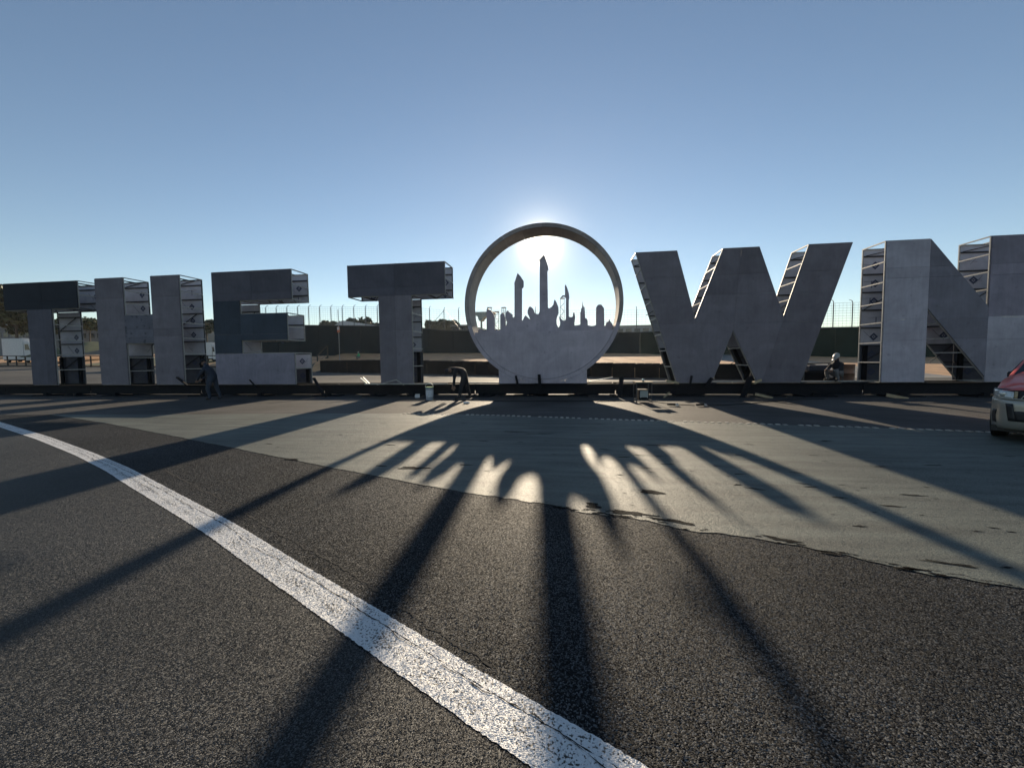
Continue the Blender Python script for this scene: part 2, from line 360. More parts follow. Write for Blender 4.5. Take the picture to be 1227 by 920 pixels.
# white edge line: two coats side by side
WL = [(-40,18.4),(-24,12.45),(-15.86,9.07),(-11.23,7.17),(-8.29,5.84),(-6.6,5.05),(-4.74,4.05),(-3.25,3.22),(-2.27,2.66),(-1.6,2.27),(-1.1,1.98),(-.73,1.76),(-.44,1.59),(-.27,1.49),(-.07,1.34),(.5,.85)]
WR = [(-41,19.0),(-25,12.8),(-16.22,9.28),(-11.55,7.38),(-8.61,6.1),(-6.81,5.27),(-4.28,3.99),(-3.26,3.47),(-2.34,2.96),(-1.58,2.55),(-.83,2.14),(-.34,1.87),(-.12,1.76),(.05,1.68),(.3,1.54),(1.1,1.1)]
def resample(P, n):
    d = [0]
    for a, b in zip(P, P[1:]): d.append(d[-1]+math.hypot(b[0]-a[0], b[1]-a[1]))
    o = []
    for i in range(n+1):
        t = d[-1]*i/n; j = max(k for k in range(len(d)) if d[k] <= t+1e-9); j = min(j, len(P)-2)
        s = (t-d[j])/(d[j+1]-d[j]); o.append((P[j][0]+(P[j+1][0]-P[j][0])*s, P[j][1]+(P[j+1][1]-P[j][1])*s))
    return o
def on_line(P, x):
    """point of polyline at given x"""
    for a, b in zip(P, P[1:]):
        if a[0] <= x <= b[0]: t = (x-a[0])/(b[0]-a[0]); return a[1]+(b[1]-a[1])*t
def smooth(P, k=2):
    for _ in range(k):
        P = [P[0]]+[((a[0]+2*b[0]+c[0])/4, (a[1]+2*b[1]+c[1])/4) for a, b, c in zip(P, P[1:], P[2:])]+[P[-1]]
    return P
A_ = smooth(resample(WR, 900), 30)
vs = []; fs = []; uvs = []
# width measured square to the line
Wd = lambda x: lerp_table(x, [(-40,.22),(-9,.225),(-6,.262),(-2,.258),(1,.268)])
def band(P, off0, off1, jit, seed):
    rnd = random.Random(seed); V = []
    for i, (x, y) in enumerate(P):
        a = P[max(0, i-1)]; b = P[min(len(P)-1, i+1)]; dx, dy = b[0]-a[0], b[1]-a[1]; q = math.hypot(dx, dy); nx_, ny_ = dy/q, -dx/q   # right normal
        w_ = Wd(x)
        V.append([(x-nx_*(w_*o+rnd.uniform(-jit, jit))*-1*-1, y-ny_*(w_*o+rnd.uniform(-jit, jit))) for o in (off0, off1)])
    return V
def band_obj(name, P, o0, o1, jit, z, m, seed):
    P2 = [(x, y) for x, y in P]
    V = []
    rnd = random.Random(seed)
    for i, (x, y) in enumerate(P2):
        a = P2[max(0, i-1)]; b = P2[min(len(P2)-1, i+1)]; dx, dy = b[0]-a[0], b[1]-a[1]; q = math.hypot(dx, dy)
        nx_, ny_ = dy/q, -dx/q     # points to the camera side (down-left of the line)
        w_ = Wd(x)
        for o in (o0, (o0*2+o1)/3, (o0+2*o1)/3, o1):
            j = rnd.uniform(-jit, jit) if o in (o0, o1) else 0
            V.append((x+nx_*(w_*o+j), y+ny_*(w_*o+j), z))
    F = [(i*4+k, (i+1)*4+k, (i+1)*4+k+1, i*4+k+1) for i in range(len(P2)-1) for k in range(3)]
    me = bpy.data.meshes.new(name); me.from_pydata(V, [], F); me.materials.append(m)
    uvl = me.uv_layers.new(name='UVMap')
    for lp in me.loops: uvl.data[lp.index].uv = ((lp.vertex_index % 4)/3, 0)
    me.update()
    bm = bmesh.new(); bm.from_mesh(me)
    for f in bm.faces:
        if f.normal.z < 0: f.normal_flip()
    bm.to_mesh(me); bm.free()
    o = bpy.data.objects.new(name, me); COL.objects.link(o); o['kind'] = 'structure'; return o
near = [p for p in resample(A_, 2600)]
band_obj('white_edge_line', near, 0.0, .27, .004, .0019, m_line, 1)
band_obj('white_edge_line', near, .285, 1.0, .004, .0019, m_line, 2)
# cracks
def crack(P, w0, seed, z=.0045, name='crack'):
    rnd = random.Random(seed); P = resample(P, 420); V = []; F = []; off = 0
    for i, (x, y) in enumerate(P):
        off = off*.86+rnd.uniform(-.007,.007); ww = w0*max(.05, rnd.gauss(.8,.5))
        V += [(x+off, y+off-ww, z), (x+off, y+off+ww, z)]
    F = [(2*i, 2*i+2, 2*i+3, 2*i+1) for i in range(len(P)-1)]
    me = bpy.data.meshes.new(name); me.from_pydata(V, [], F); me.materials.append(m_crack)
    o = bpy.data.objects.new(name, me); COL.objects.link(o); o['kind'] = 'structure'
def off_path(P, o):
    R = []
    for i, (x, y) in enumerate(P):
        a = P[max(0, i-1)]; b = P[min(len(P)-1, i+1)]; dx, dy = b[0]-a[0], b[1]-a[1]; q = math.hypot(dx, dy); R.append((x+dy/q*o*Wd(x), y-dx/q*o*Wd(x)))
    return R
seg = lambda P, x0, x1: [p for p in P if x0 <= p[0] <= x1]
crack(seg(off_path(near, .3), -12, .7), .003, 3)
crack(seg(off_path(near, .55), -9, -5), .004, 6)
crack([(-6.1,5.2),(-4.9,4.55),(-3.75,3.93),(-2.93,3.48),(-2.25,3.1),(-1.6,2.73),(-1.3,2.52),(-.85,2.24),(-.4,1.98)], .009, 5, .0022)
crack([(-2.6,8.1),(-1.2,7.5),(.4,7.35),(1.6,6.6)], .008, 15, .0062)
crack([(-3.3,10.1),(-1.2,9.7),(2.5,9.2)], .010, 16, .0062)
Pl = seg(off_path(near, 1.06), -30, .9)[::25]
ground_sheet('old_asphalt', Pl+[(.9,-8),(-60,-8),(-60,14)], .0012, asphalt_mat('asphalt_fine', (.014,.015,.017), (.118,.121,.122), 180, .8, .005, rough=.55, spec=.12, facet=1.1, big=.28, pos=.5))
crack([(2.3,3.44),(2.6,3.32),(3.1,3.12),(4.2,2.75)], .006, 8, .0065)
crack([(-17,14.35),(-3,15.4),(4,15.7),(16,16.1)], .03, 9, .003, 'pavement_joint')
# rumble strip of small pale blocks along the far edge of the apron
ru = MB(); P = resample([(9.2,9.32),(7.62,9.73),(5.52,10.13),(4.45,10.3),(1.27,10.78),(-1.96,11.4),(-5,11.66)], 92)
for i, (x, y) in enumerate(P):
    if random.random() < .93: ru.box((x-.04, y-.05+random.uniform(-.01,.01), .004), (x+.04, y+.05, .013+random.uniform(0,.008)))
m_rumb = material('rumble_paint', (.42,.39,.34), .7, .4, 5)
o = ru.build('rumble_strip', m_rumb); tag(o, kind='structure')

# ---------------------------------------------------------------- sign letters
YF, YB = 17.70, 19.03
ZB, ZT = .57, 6.05
def clip(poly, a, b, c):
    """keep a*x+b*z<=c"""
    o = []
    for i in range(len(poly)):
        p, q = poly[i], poly[(i+1) % len(poly)]; fp = a*p[0]+b*p[1]-c; fq = a*q[0]+b*q[1]-c
        if fp <= 0: o.append(p)
        if fp*fq < 0:
            t = fp/(fp-fq); o.append((p[0]+(q[0]-p[0])*t, p[1]+(q[1]-p[1])*t))
    return o
def area(p): return abs(sum(p[i][0]*p[(i+1) % len(p)][1]-p[(i+1) % len(p)][0]*p[i][1] for i in range(len(p))))/2
def shrink(p, g):
    cx = sum(a for a, _ in p)/len(p); cz = sum(b for _, b in p)/len(p)
    w_ = max(a for a, _ in p)-min(a for a, _ in p); h_ = max(b for _, b in p)-min(b for _, b in p)
    return [(cx+(a-cx)*(1-g/max(w_, .1)), cz+(b-cz)*(1-g/max(h_, .1))) for a, b in p]
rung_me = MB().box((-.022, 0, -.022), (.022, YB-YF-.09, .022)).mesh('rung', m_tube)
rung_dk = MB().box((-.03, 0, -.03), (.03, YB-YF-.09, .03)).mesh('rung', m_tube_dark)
def diamond(cx, cz, r):
    b = MB(); k = r*.46
    for sx, sz in ((1,1),(1,-1),(-1,-1),(-1,1)):      # four strokes of the diamond ring
        a0, a1 = (cx+sx*r, cz), (cx, cz+sz*r); b0, b1 = (cx+sx*k, cz), (cx, cz+sz*k)
        b.prism([a0, a1, b1, b0], -.004, 0)
    b.prism([(cx+k*.55,cz),(cx,cz+k*.55),(cx-k*.55,cz),(cx,cz-k*.55)], -.004, 0)
    return b
mark_me = diamond(0, 0, .165).mesh('emblem', m_mark)
def strokes(k):
    b = MB()
    if k == 0: b.bar((-.42,-.002,.22), (-.05,-.002,-.18), .025, .004)
    elif k == 1: b.bar((-.4,-.002,.05), (.3,-.002,-.05), .02, .004); b.bar((.05,-.002,-.15), (.3,-.002,.15), .02, .004)
    else:
        b.bar((-.3,-.002,.1), (.3,-.002,.12), .03, .004); b.bar((0,-.002,-.16), (0,-.002,.12), .03, .004)
    return b.mesh('print_strokes', m_mark)
stroke_me = [strokes(k) for k in range(3)]
def letter(name, label, pieces, outline, marks_x, seams=(), step=.74, lit=1, dark_low=2.05):  # lit off: shade put into the tube colour of level rungs and back frame
    seams = list(seams)+[('z', 3.01), ('z', 5.0)]
    xs_ = [x for x, _ in outline]; X0 = (min(xs_)+max(xs_))/2
    t = thing(name, label, 'sign letter', (X0, YF, 0), 0, 'giant sign letters standing on the steel base')
    sh = lambda P: [(x-X0, z) for x, z in P]
    D_ = YB-YF
    for poly, m in pieces:
        bands = [poly]
        for s_ in seams:
            nb = []
            for q in bands:
                if s_[0] == 'z': lo, hi = clip(q, 0, 1, s_[1]), clip(q, 0, -1, -s_[1])
                else: lo, hi = clip(q, 1, 0, s_[1]), clip(q, -1, 0, -s_[1])
                nb += [k for k in (lo, hi) if len(k) > 2 and area(k) > .04]
            bands = nb
        for q in bands:
            MB().prism(sh(shrink(q, .006)), -.025+random.uniform(-.002,.002), .015).build('front_panel', m, t)
        # backing sheets in courses, with a rail over every joint
        z = ZB; zt = max(b for _, b in poly); k = 0
        while z < zt-.02:
            q = clip(clip(poly, 0, -1, -z), 0, 1, min(z+step, zt))
            if len(q) > 2 and area(q) > .05:
                q2 = shrink(q, .02)
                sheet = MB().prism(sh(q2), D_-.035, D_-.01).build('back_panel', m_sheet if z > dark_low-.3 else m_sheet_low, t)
                x0, x1 = min(a for a, _ in q), max(a for a, _ in q); zc = (min(b for _, b in q)+max(b for _, b in q))/2
                lowp = [a for a, b in q if b < z+.05]
                if k and len(lowp) > 1 and max(lowp)-min(lowp) > .15: MB().box((min(lowp)-X0+.03, D_-.09, z-.025), (max(lowp)-X0-.03, D_-.036, z+.025)).build('rail', m_rail, t)
                if k % 3 == 1 and x1-x0 > .6: MB().bar((x0-X0+.12, D_-.075, min(b_ for a_, b_ in q)+.03), (x0-X0+.12+min(1.1, x1-x0-.2), D_-.075, max(b_ for a_, b_ in q)-.03), .028).build('brace', m_rail, t)
                for mx_ in marks_x:
                    mxx = mx_(zc) if callable(mx_) else mx_
                    ext = [p_[0] for p_ in clip(clip(q, 0, -1, -(zc-.1)), 0, 1, zc+.1)] or [0]
                    if min(ext)+.24 < mxx < max(ext)-.24 and zt-ZB > .5 and min(z+step, zt)-z > .42:
                        if random.random() < .7:
                            inst('emblem', mark_me, sheet, (mxx-X0+random.uniform(-.03,.03), D_-.036, zc))
                        if random.random() < .8:
                            inst('print_strokes', random.choice(stroke_me), sheet, (mxx-X0-.05+random.uniform(-.15,.15), D_-.0365, zc+random.uniform(-.05,.05)))
            z += step; k += 1
    # tube frame round the outline, front and back, with rungs between
    fr_ = MB(); bk = MB(); P = sh(outline); n = len(P)
    for i in range(n):
        (x0, z0), (x1, z1) = P[i], P[(i+1) % n]
        fr_.bar((x0, .045, z0), (x1, .045, z1), .042); bk.bar((x0, D_-.065, z0), (x1, D_-.065, z1), .042)
        Ln = math.hypot(x1-x0, z1-z0)
        kx = max(1, round(Ln/step))
        low = max(z0, z1) < ZB+.05
        if low: continue
        for j in range(kx):
            u_ = j/kx; x = x0+(x1-x0)*u_; z = z0+(z1-z0)*u_
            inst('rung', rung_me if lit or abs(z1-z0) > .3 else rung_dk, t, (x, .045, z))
            if abs(z1-z0) < .1 and z0 < ZT-.1 and z0 > ZB+.5:   # diagonal ties under the arms
                if j < kx-1 or kx == 1:
                    xa, xb = x, x0+(x1-x0)*(j+1)/kx
                    MB().bar((xa, .06, z+.03), (xb, D_-.08, z+.03), .035).build('tie', m_tube_dark, t)
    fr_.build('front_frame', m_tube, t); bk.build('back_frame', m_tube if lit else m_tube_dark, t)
    # dark posts bolted into the foot of each stem
    for poly, m in pieces:
        if min(b for _, b in poly) < ZB+.1:
            foot = clip(poly, 0, 1, dark_low); top = [a for a, b in foot if b > dark_low-.05]; bot = [a for a, b in foot if b < ZB+.05]
            if len(top) < 2 or len(bot) < 2: continue
            for s_ in (0, 1):
                xb = (min(bot)+.16, max(bot)-.16)[s_]; xt = (min(top)+.16, max(top)-.16)[s_]
                MB().bar((xb-X0, D_-.16, ZB+.02), (xt-X0, D_-.16, dark_low), .15, .10).build('foot_post', m_steel_dark, t)
    return t
R_ = lambda x0, x1, z0, z1: [(x0, z0), (x0, z1), (x1, z1), (x1, z0)]
letter('letter_t', 'dark grey T at the far left end of the sign, its bar almost black', 
    [(R_(-29.95,-25.27,4.57,5.98), m_b_black), (R_(-28.5,-26.95,ZB,4.57), m_b_dark)],
    [(-29.95,4.57),(-29.95,5.98),(-25.27,5.98),(-25.27,4.57),(-26.95,4.57),(-26.95,ZB),(-28.5,ZB),(-28.5,4.57)], [-25.9,-27.4,-28.6], [('x',-27.5)], lit=0)
letter('letter_h', 'grey H with stained crossbar, second letter from the left',
    [(R_(-24.14,-22.48,ZB,6.03), m_b_mid), (R_(-22.48,-20.82,2.68,4.12), m_b_stain), (R_(-20.82,-19.2,ZB,6.03), m_b_mid)],
    [(-24.14,ZB),(-24.14,6.03),(-22.48,6.03),(-22.48,4.12),(-20.82,4.12),(-20.82,6.03),(-19.2,6.03),(-19.2,ZB),(-20.82,ZB),(-20.82,2.68),(-22.48,2.68),(-22.48,ZB)], [-19.9,-22.95], [('z',3.4)], lit=0)
letter('letter_e', 'dark E with a paler bottom bar and an open slot above it',
    [(R_(-17.35,-13.1,4.65,6.06), m_b_dark), (R_(-17.35,-15.88,2.08,4.65), m_b_navy), (R_(-15.88,-13.4,2.72,4.0), m_b_navy), (R_(-17.35,-13.08,ZB,2.08), m_b_light)],
    [(-17.35,ZB),(-17.35,6.06),(-13.1,6.06),(-13.1,4.65),(-15.88,4.65),(-15.88,4.0),(-13.4,4.0),(-13.4,2.72),(-15.88,2.72),(-15.88,2.08),(-13.08,2.08),(-13.08,ZB)], [-13.6,-14.7,-16.5], [('x',-15.2)], dark_low=1.3)
letter('letter_t', 'slate grey T standing just left of the round skyline disc',
    [(R_(-10.2,-5.52,4.63,6.07), m_b_dark), (R_(-8.7,-7.12,ZB,4.63), m_b_mid)],
    [(-10.2,4.63),(-10.2,6.07),(-5.52,6.07),(-5.52,4.63),(-7.12,4.63),(-7.12,ZB),(-8.7,ZB),(-8.7,4.63)], [-5.9,-7.6,-9.6], [('x',-7.9)], lit=0)
AW = [(2.82,6.05),(4.46,6.05),(5.22,3.2),(5.9,ZB),(4.52,ZB)]
B1 = [(5.22,3.2),(6.28,6.05),(6.96,6.05),(6.7,2.72),(5.9,ZB)]
B2 = [(6.7,2.72),(6.96,6.05),(7.64,6.05),(8.62,3.2),(7.85,ZB),(7.68,ZB)]
B3 = [(7.85,ZB),(8.62,3.2),(9.49,6.05),(11.03,6.05),(9.3,ZB)]
letter('letter_w', 'wide grey W with ladder-like open sides, right of the round disc',
    [(AW, m_b_mid), (B1, m_b_mid), (B2, m_b_mid), (B3, m_b_mid)],
    [(2.82,6.05),(4.46,6.05),(5.22,3.2),(6.28,6.05),(7.64,6.05),(8.62,3.2),(9.49,6.05),(11.03,6.05),(9.3,ZB),(7.68,ZB),(6.7,2.72),(5.9,ZB),(4.52,ZB)],
    [lambda z: 3.4+(6.05-z)*.3, lambda z: 9.1-(z<6)*.0-(6.05-z)*.31+.6], [('z',4.2)])
letter('letter_n', 'pale grey N with a darker diagonal, at the right end of the sign',
    [(R_(12.22,13.72,ZB,6.04), m_b_grey), ([(13.72,3.4),(13.72,6.04),(15.75,3.42),(15.75,.765)], m_b_diag), (R_(15.75,17.35,3.05,6.04), m_b_light), (R_(15.75,17.35,ZB,3.05), m_b_grey)],
    [(12.22,ZB),(12.22,6.04),(13.72,6.04),(15.75,3.42),(15.75,6.04),(17.35,6.04),(17.35,ZB),(15.9,ZB),(13.72,3.4),(13.72,ZB)], [12.75, 16.3, 15.35], [('z',4.6),('z',2.2)])

# ---------------------------------------------------------------- round skyline disc (the O)
CX, CZ, RO, RI = -1.145, 4.045, 3.465, 3.29
t = thing('skyline_disc', 'tall round frame holding a cut-out city skyline of guitars and towers', 'sign letter', (CX, YF, 0), 0, 'giant sign letters standing on the steel base')
NS = 24; SUB = 4
def ring_seg(r0, r1, y0, y1, a0, a1, n=SUB):
    b = MB(); V = []
    for i in range(n+1):
        a = a0+(a1-a0)*i/n
        for r in (r0, r1):
            for y in (y0, y1): V.append((r*math.cos(a), y, CZ+r*math.sin(a)))
    F = []
    for i in range(n):
        o_ = i*4; q = o_+4
        F += [(o_, o_+2, q+2, q), (o_+1, q+1, q+3, o_+3), (o_+2, o_+3, q+3, q+2), (o_, q, q+1, o_+1)]
    F += [(0,1,3,2), (n*4, n*4+2, n*4+3, n*4+1)]
    return b.add(V, F)
gap = .0012
for i in range(NS):
    a0 = 2*PI*i/NS+gap; a1 = 2*PI*(i+1)/NS-gap
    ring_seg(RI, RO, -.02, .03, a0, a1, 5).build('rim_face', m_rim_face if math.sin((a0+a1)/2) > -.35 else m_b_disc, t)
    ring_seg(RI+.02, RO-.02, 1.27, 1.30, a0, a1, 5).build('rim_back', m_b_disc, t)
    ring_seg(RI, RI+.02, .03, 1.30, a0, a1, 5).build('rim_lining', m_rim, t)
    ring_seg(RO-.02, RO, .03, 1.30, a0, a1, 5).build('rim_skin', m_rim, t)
# foot block
for x0, x1 in ((-1.95,-.32),(-.31,.98),(.99,1.93)):
    pts = [(x0, ZB)]; n = 10; pts = [(x0, ZB)]
    for k in range(n+1):
        x = x0+(x1-x0)*k/n; pts.append((x, min(CZ-math.sqrt(max(0, (RO+.004)**2-x*x)), 1.32) if abs(x) < RO else 1.3))
    pts.append((x1, ZB))
    MB().prism(pts, -.03, .02).build('foot_panel', m_b_disc, t)
    MB().box((x0, .03, ZB), (x1, 1.28, ZB+.04)).build('foot_floor', m_b_mid, t)
SK = [(576,394.6),(581.4,396.2),(583,395.8),(583,370.2),(584.5,370),(586,371.2),(588,372),(590.5,375),(592,380),(592.2,395.8),(594,396.5),(595.5,395),(598,396.3),(599.3,396),(599.3,377),(602,374.5),(603.6,376),(604.6,381),(605.3,390.5),(606.5,391),(607.4,386),(606,382),(605.2,378.5),(606.3,374.3),(608,371.8),(611,374.5),(613.5,376.5),(614,380),(615.4,380.6),(616.4,379),(616.4,341),(616.1,339.6),(620.2,327.1),(624,331.5),(627,336),(627,343.2),(625,345),(625,383.6),(626.2,384),(628,380),(629.9,377.6),(632,380),(635,382.5),(634,379.5),(632.3,376),(632.2,372.4),(633.4,368.6),(634.8,367.3),(636.5,367.8),(638.8,370),(640.5,375),(643.7,376.3),(645.6,375.9),(646.5,373),(646.7,313.5),(645.8,311.5),(648.5,308.5),(652,304.7),(654.2,311),(656.6,319),(656.9,322.6),(655.7,324),(656.4,368),(657.5,369.5),(660.6,368.1),(662.9,365),(663.8,361),(664.2,359.1),(665.4,359.8),(666.9,362.3),(669.1,367.7),(669.3,374.8),(667.5,379),(666.7,382.9),(667,388.3),(669.1,392.6),(671,389.5),(671.2,386),(670.2,382.5),(670,379.6),(670.9,379.1),(673.2,382.9),(675.9,384.3),(677.4,383.6),(678,381),(678.1,356.9),(676.9,355.2),(674.6,354.8),(672.6,356.9),(672.3,356),(674,353.8),(676.9,354),(676.9,348),(676.8,342.6),(677.7,340.8),(679.5,344.3),(681.7,351.5),(682.2,356.9),(681.6,358.5),(681.7,379.3),(683.9,380.2),(686.2,379.3),(686.9,374.8),(688.3,374.2),(689.3,380.2),(688.4,387.4),(688.6,390),(693.8,389.2),(695.4,389),(695.4,374),(696.2,373.2),(696.3,369.5),(697.4,369),(698.1,360.5),(698.7,365.9),(699.9,368.6),(700,374),(701,374.6),(701.2,381.1),(702.8,381.6),(704.1,383.8),(704.4,389.6),(708.2,390.5),(711.8,390.3),(714.3,389.2),(714.3,368.6),(716.2,365.4),(718,364.9),(720.7,365),(723.9,369.5),(724.3,390.5),(725.7,390),(726.6,386.5),(729.4,384.7),(730.2,382),(731.1,384.7),(733.4,387.4),(734,389.3)]
pts = []; SKY_Y = 1.02
for px, py in SK:
    p = at(px, py, YF+SKY_Y); pts.append((p.x-CX, p.z))
rr = RI-.012
# the skyline stands near the back of the ring; a plain half disc closes the front below it
def close_arc(P, n=60):
    a1_ = math.atan2(P[-1][1]-CZ, P[-1][0]); a0_ = math.atan2(P[0][1]-CZ, P[0][0])
    if a0_ > 0: a0_ -= 2*PI
    if a1_ > 0: a1_ -= 2*PI if a1_ > 2 else 0
    return P+[(rr*math.cos(a1_+(a0_-a1_)*k/n), CZ+rr*math.sin(a1_+(a0_-a1_)*k/n)) for k in range(n+1)]
inside = [(x*min(1, rr/max(.01, math.hypot(x, z-CZ))), CZ+(z-CZ)*min(1, rr/max(.01, math.hypot(x, z-CZ)))) for x, z in pts]
MB().prism(close_arc(inside), SKY_Y, SKY_Y+.22).build('skyline_cutout', m_b_disc, t)
zt = at(650, 397.0, YF+.03).z; xe = math.sqrt(rr*rr-(zt-CZ)**2)
half = close_arc([(-xe, zt), (xe, zt)])
for xa, xb in ((-3.4,-1.16),(-1.16,1.16),(1.16,3.4)):
    q = clip(clip(half, -1, 0, -xa-.002), 1, 0, xb-.002)
    MB().prism(q, -.012, .03).build('disc_panel', m_b_disc, t)
MB().box((-xe+.02, .032, zt-.05), (xe-.02, SKY_Y-.005, zt-.02)).build('ledge', m_b_disc, t)

# ---------------------------------------------------------------- steel base
t = thing('beam_frame', 'long black steel beam frame carrying all the giant letters', 'steel frame', (0, YF, 0))
def ibeam(x0, x1, y, z0, z1, w=.22):
    b = MB(); b.box((x0, y-w/2, z1-.022), (x1, y+w/2, z1)); b.box((x0, y-w/2, z0), (x1, y+w/2, z0+.022)); b.box((x0, y-.01, z0+.022), (x1, y+.01, z1-.022)); return b
edges = [-34,-30.4,-24.9,-18.3,-11.6,-4.2,2.0,7.2,11.6,18.2,24]
for a, b in zip(edges, edges[1:]):
    ibeam(a+.02, b-.02, .02, .10+random.uniform(-.01,.01), .555).build('beam', m_steel_dark, t)
    ibeam(a+.02, b-.02, 1.28, .16, .555).build('beam', m_steel_dark, t)
    for k in range(3):
        x = a+(b-a)*(k+.5)/3; MB().box((x-.06, .14, .2), (x+.06, 1.16, .5)).build('cross_beam', m_steel_dark, t)
foot = MB().box((-.55,-.35,0), (.55,.45,.05)).box((-.12,-.12,.05), (.12,.12,.16)).mesh('foot_pad', m_steel_dark)
for i, x in enumerate((-32.5,-27.7,-25.6,-23.3,-18.0,-14.9,-11.4,-9.1,-7.2,-3.9,-1.9,.4,2.4,5.0,8.2,9.9,13.0,15.8,19)):
    inst('foot_pad', foot, t, (x, random.uniform(-.12,.1), 0), (0,0,random.uniform(-.12,.12)), (random.uniform(.7,1.25),1,1))
    inst('foot_pad', foot, t, (x+.4, 1.25, 0))
# lighter stringer strips lying on the base
for x0, x1, y in ((-9.4,-5.4,-.22),(2.4,4.6,.62),(5.4,12.2,.62),(-4.9,-3.2,.5)):
    MB().box((x0, y-.05, .556), (x1, y+.05, .6)).build('stringer', m_tube, t)

def leaner(label, p, q, w=.09, m=None, name='steel_brace', cat='brace', grp='braces leaning on the steel base'):
    p = Vector(p); q = Vector(q); e = (q-p)
    o = MB().bar((0,0,0), e, w, w*.55).build(name, m or m_steel_dark); o.location = p
    return tag(o, label, cat, grp)
Yb = YF-.18
for lab, a, b, wd in (
    ('thin steel brace poking above the beam in front of the E', (308,465,Yb-.1), (299,455,Yb-.1), .07),
    ('thick steel brace slanting down to the ground right of the E', (390,477,Yb-.5), (376,453,Yb), .12),
    ('short dark stake at the left part of the disc foot', (621,464,Yb), (618,450,Yb), .09),
    ('short dark stake below the middle of the disc', (647,464,Yb), (646,448.5,Yb), .13),
    ('upright dark post on the beam between disc and W', (742,480,Yb-.35), (745,451,Yb), .17),
    ('thin upright bar at the left foot of the W', (826,465,Yb), (829,450,Yb), .08),
    ('stubby bracket at the inner foot of the W left stroke', (846,463,Yb), (853,453,Yb), .17),
    ('heavy dark post under the middle notch of the W', (889,479,Yb-.3), (899,452,Yb), .2),
    ('dark wedge brace beside the H right leg', (225,462,Yb), (212,452,Yb), .11)):
    leaner(lab, at(*a), at(*b), wd)
m_timber = material('timber', (.42,.33,.20), .8, .25, 5, stretch=(1,6,6))
m_alu = material('bright_aluminium', (.6,.6,.58), .35, .1, 8, metal=.6)
for lab, a, b, wd, m, nm, ct in (
    ('bright metal strip lying on the beam left of the round T stem', (432,453,YF-.1), (440,460,YF-.1), .07, m_alu, 'metal_strip', 'metal strip'),
    ('second bright metal strip crossed on the beam left of the T stem', (435,452,YF-.05), (443,460,YF-.05), .06, m_alu, 'metal_strip', 'metal strip'),
    ('flat grey bar rising to the ridge in front of the T stem', (452,461,YF-.2), (475,455,YF-.2), .07, m_tube, 'metal_bar', 'metal bar'),
    ('flat grey bar falling from the ridge in front of the T stem', (475,455,YF-.2), (484,461,YF-.2), .07, m_tube, 'metal_bar', 'metal bar'),
    ('pale plank under the left stroke of the W', (798,456,YF-.12), (813,459,YF-.12), .14, m_timber, 'plank', 'plank'),
    ('pale stick propped against the beam below the W', (792,480,YF-.9), (802,470,YF-.2), .06, m_timber, 'plank', 'plank'),
    ('plank end lying on the beam in the W notch', (902,459,YF-.1), (911,455,YF), .16, m_timber, 'plank', 'plank'),
    ('board lying on the ground under the beam below the W', (905,472,YF-.4), (926,477,YF-.7), .16, m_timber, 'plank', 'plank'),
    ('light plank lying in front of the N left leg', (1062,473,YF-.5), (1088,478,YF-.8), .2, m_timber, 'plank', 'plank'),
    ('thin rod lying on the beam right of the disc foot', (706,457,YF-.1), (734,452,YF+.8), .05, m_alu, 'metal_rod', 'metal rod')):
    leaner(lab, at(*a), at(*b), wd, m, nm, ct, None)

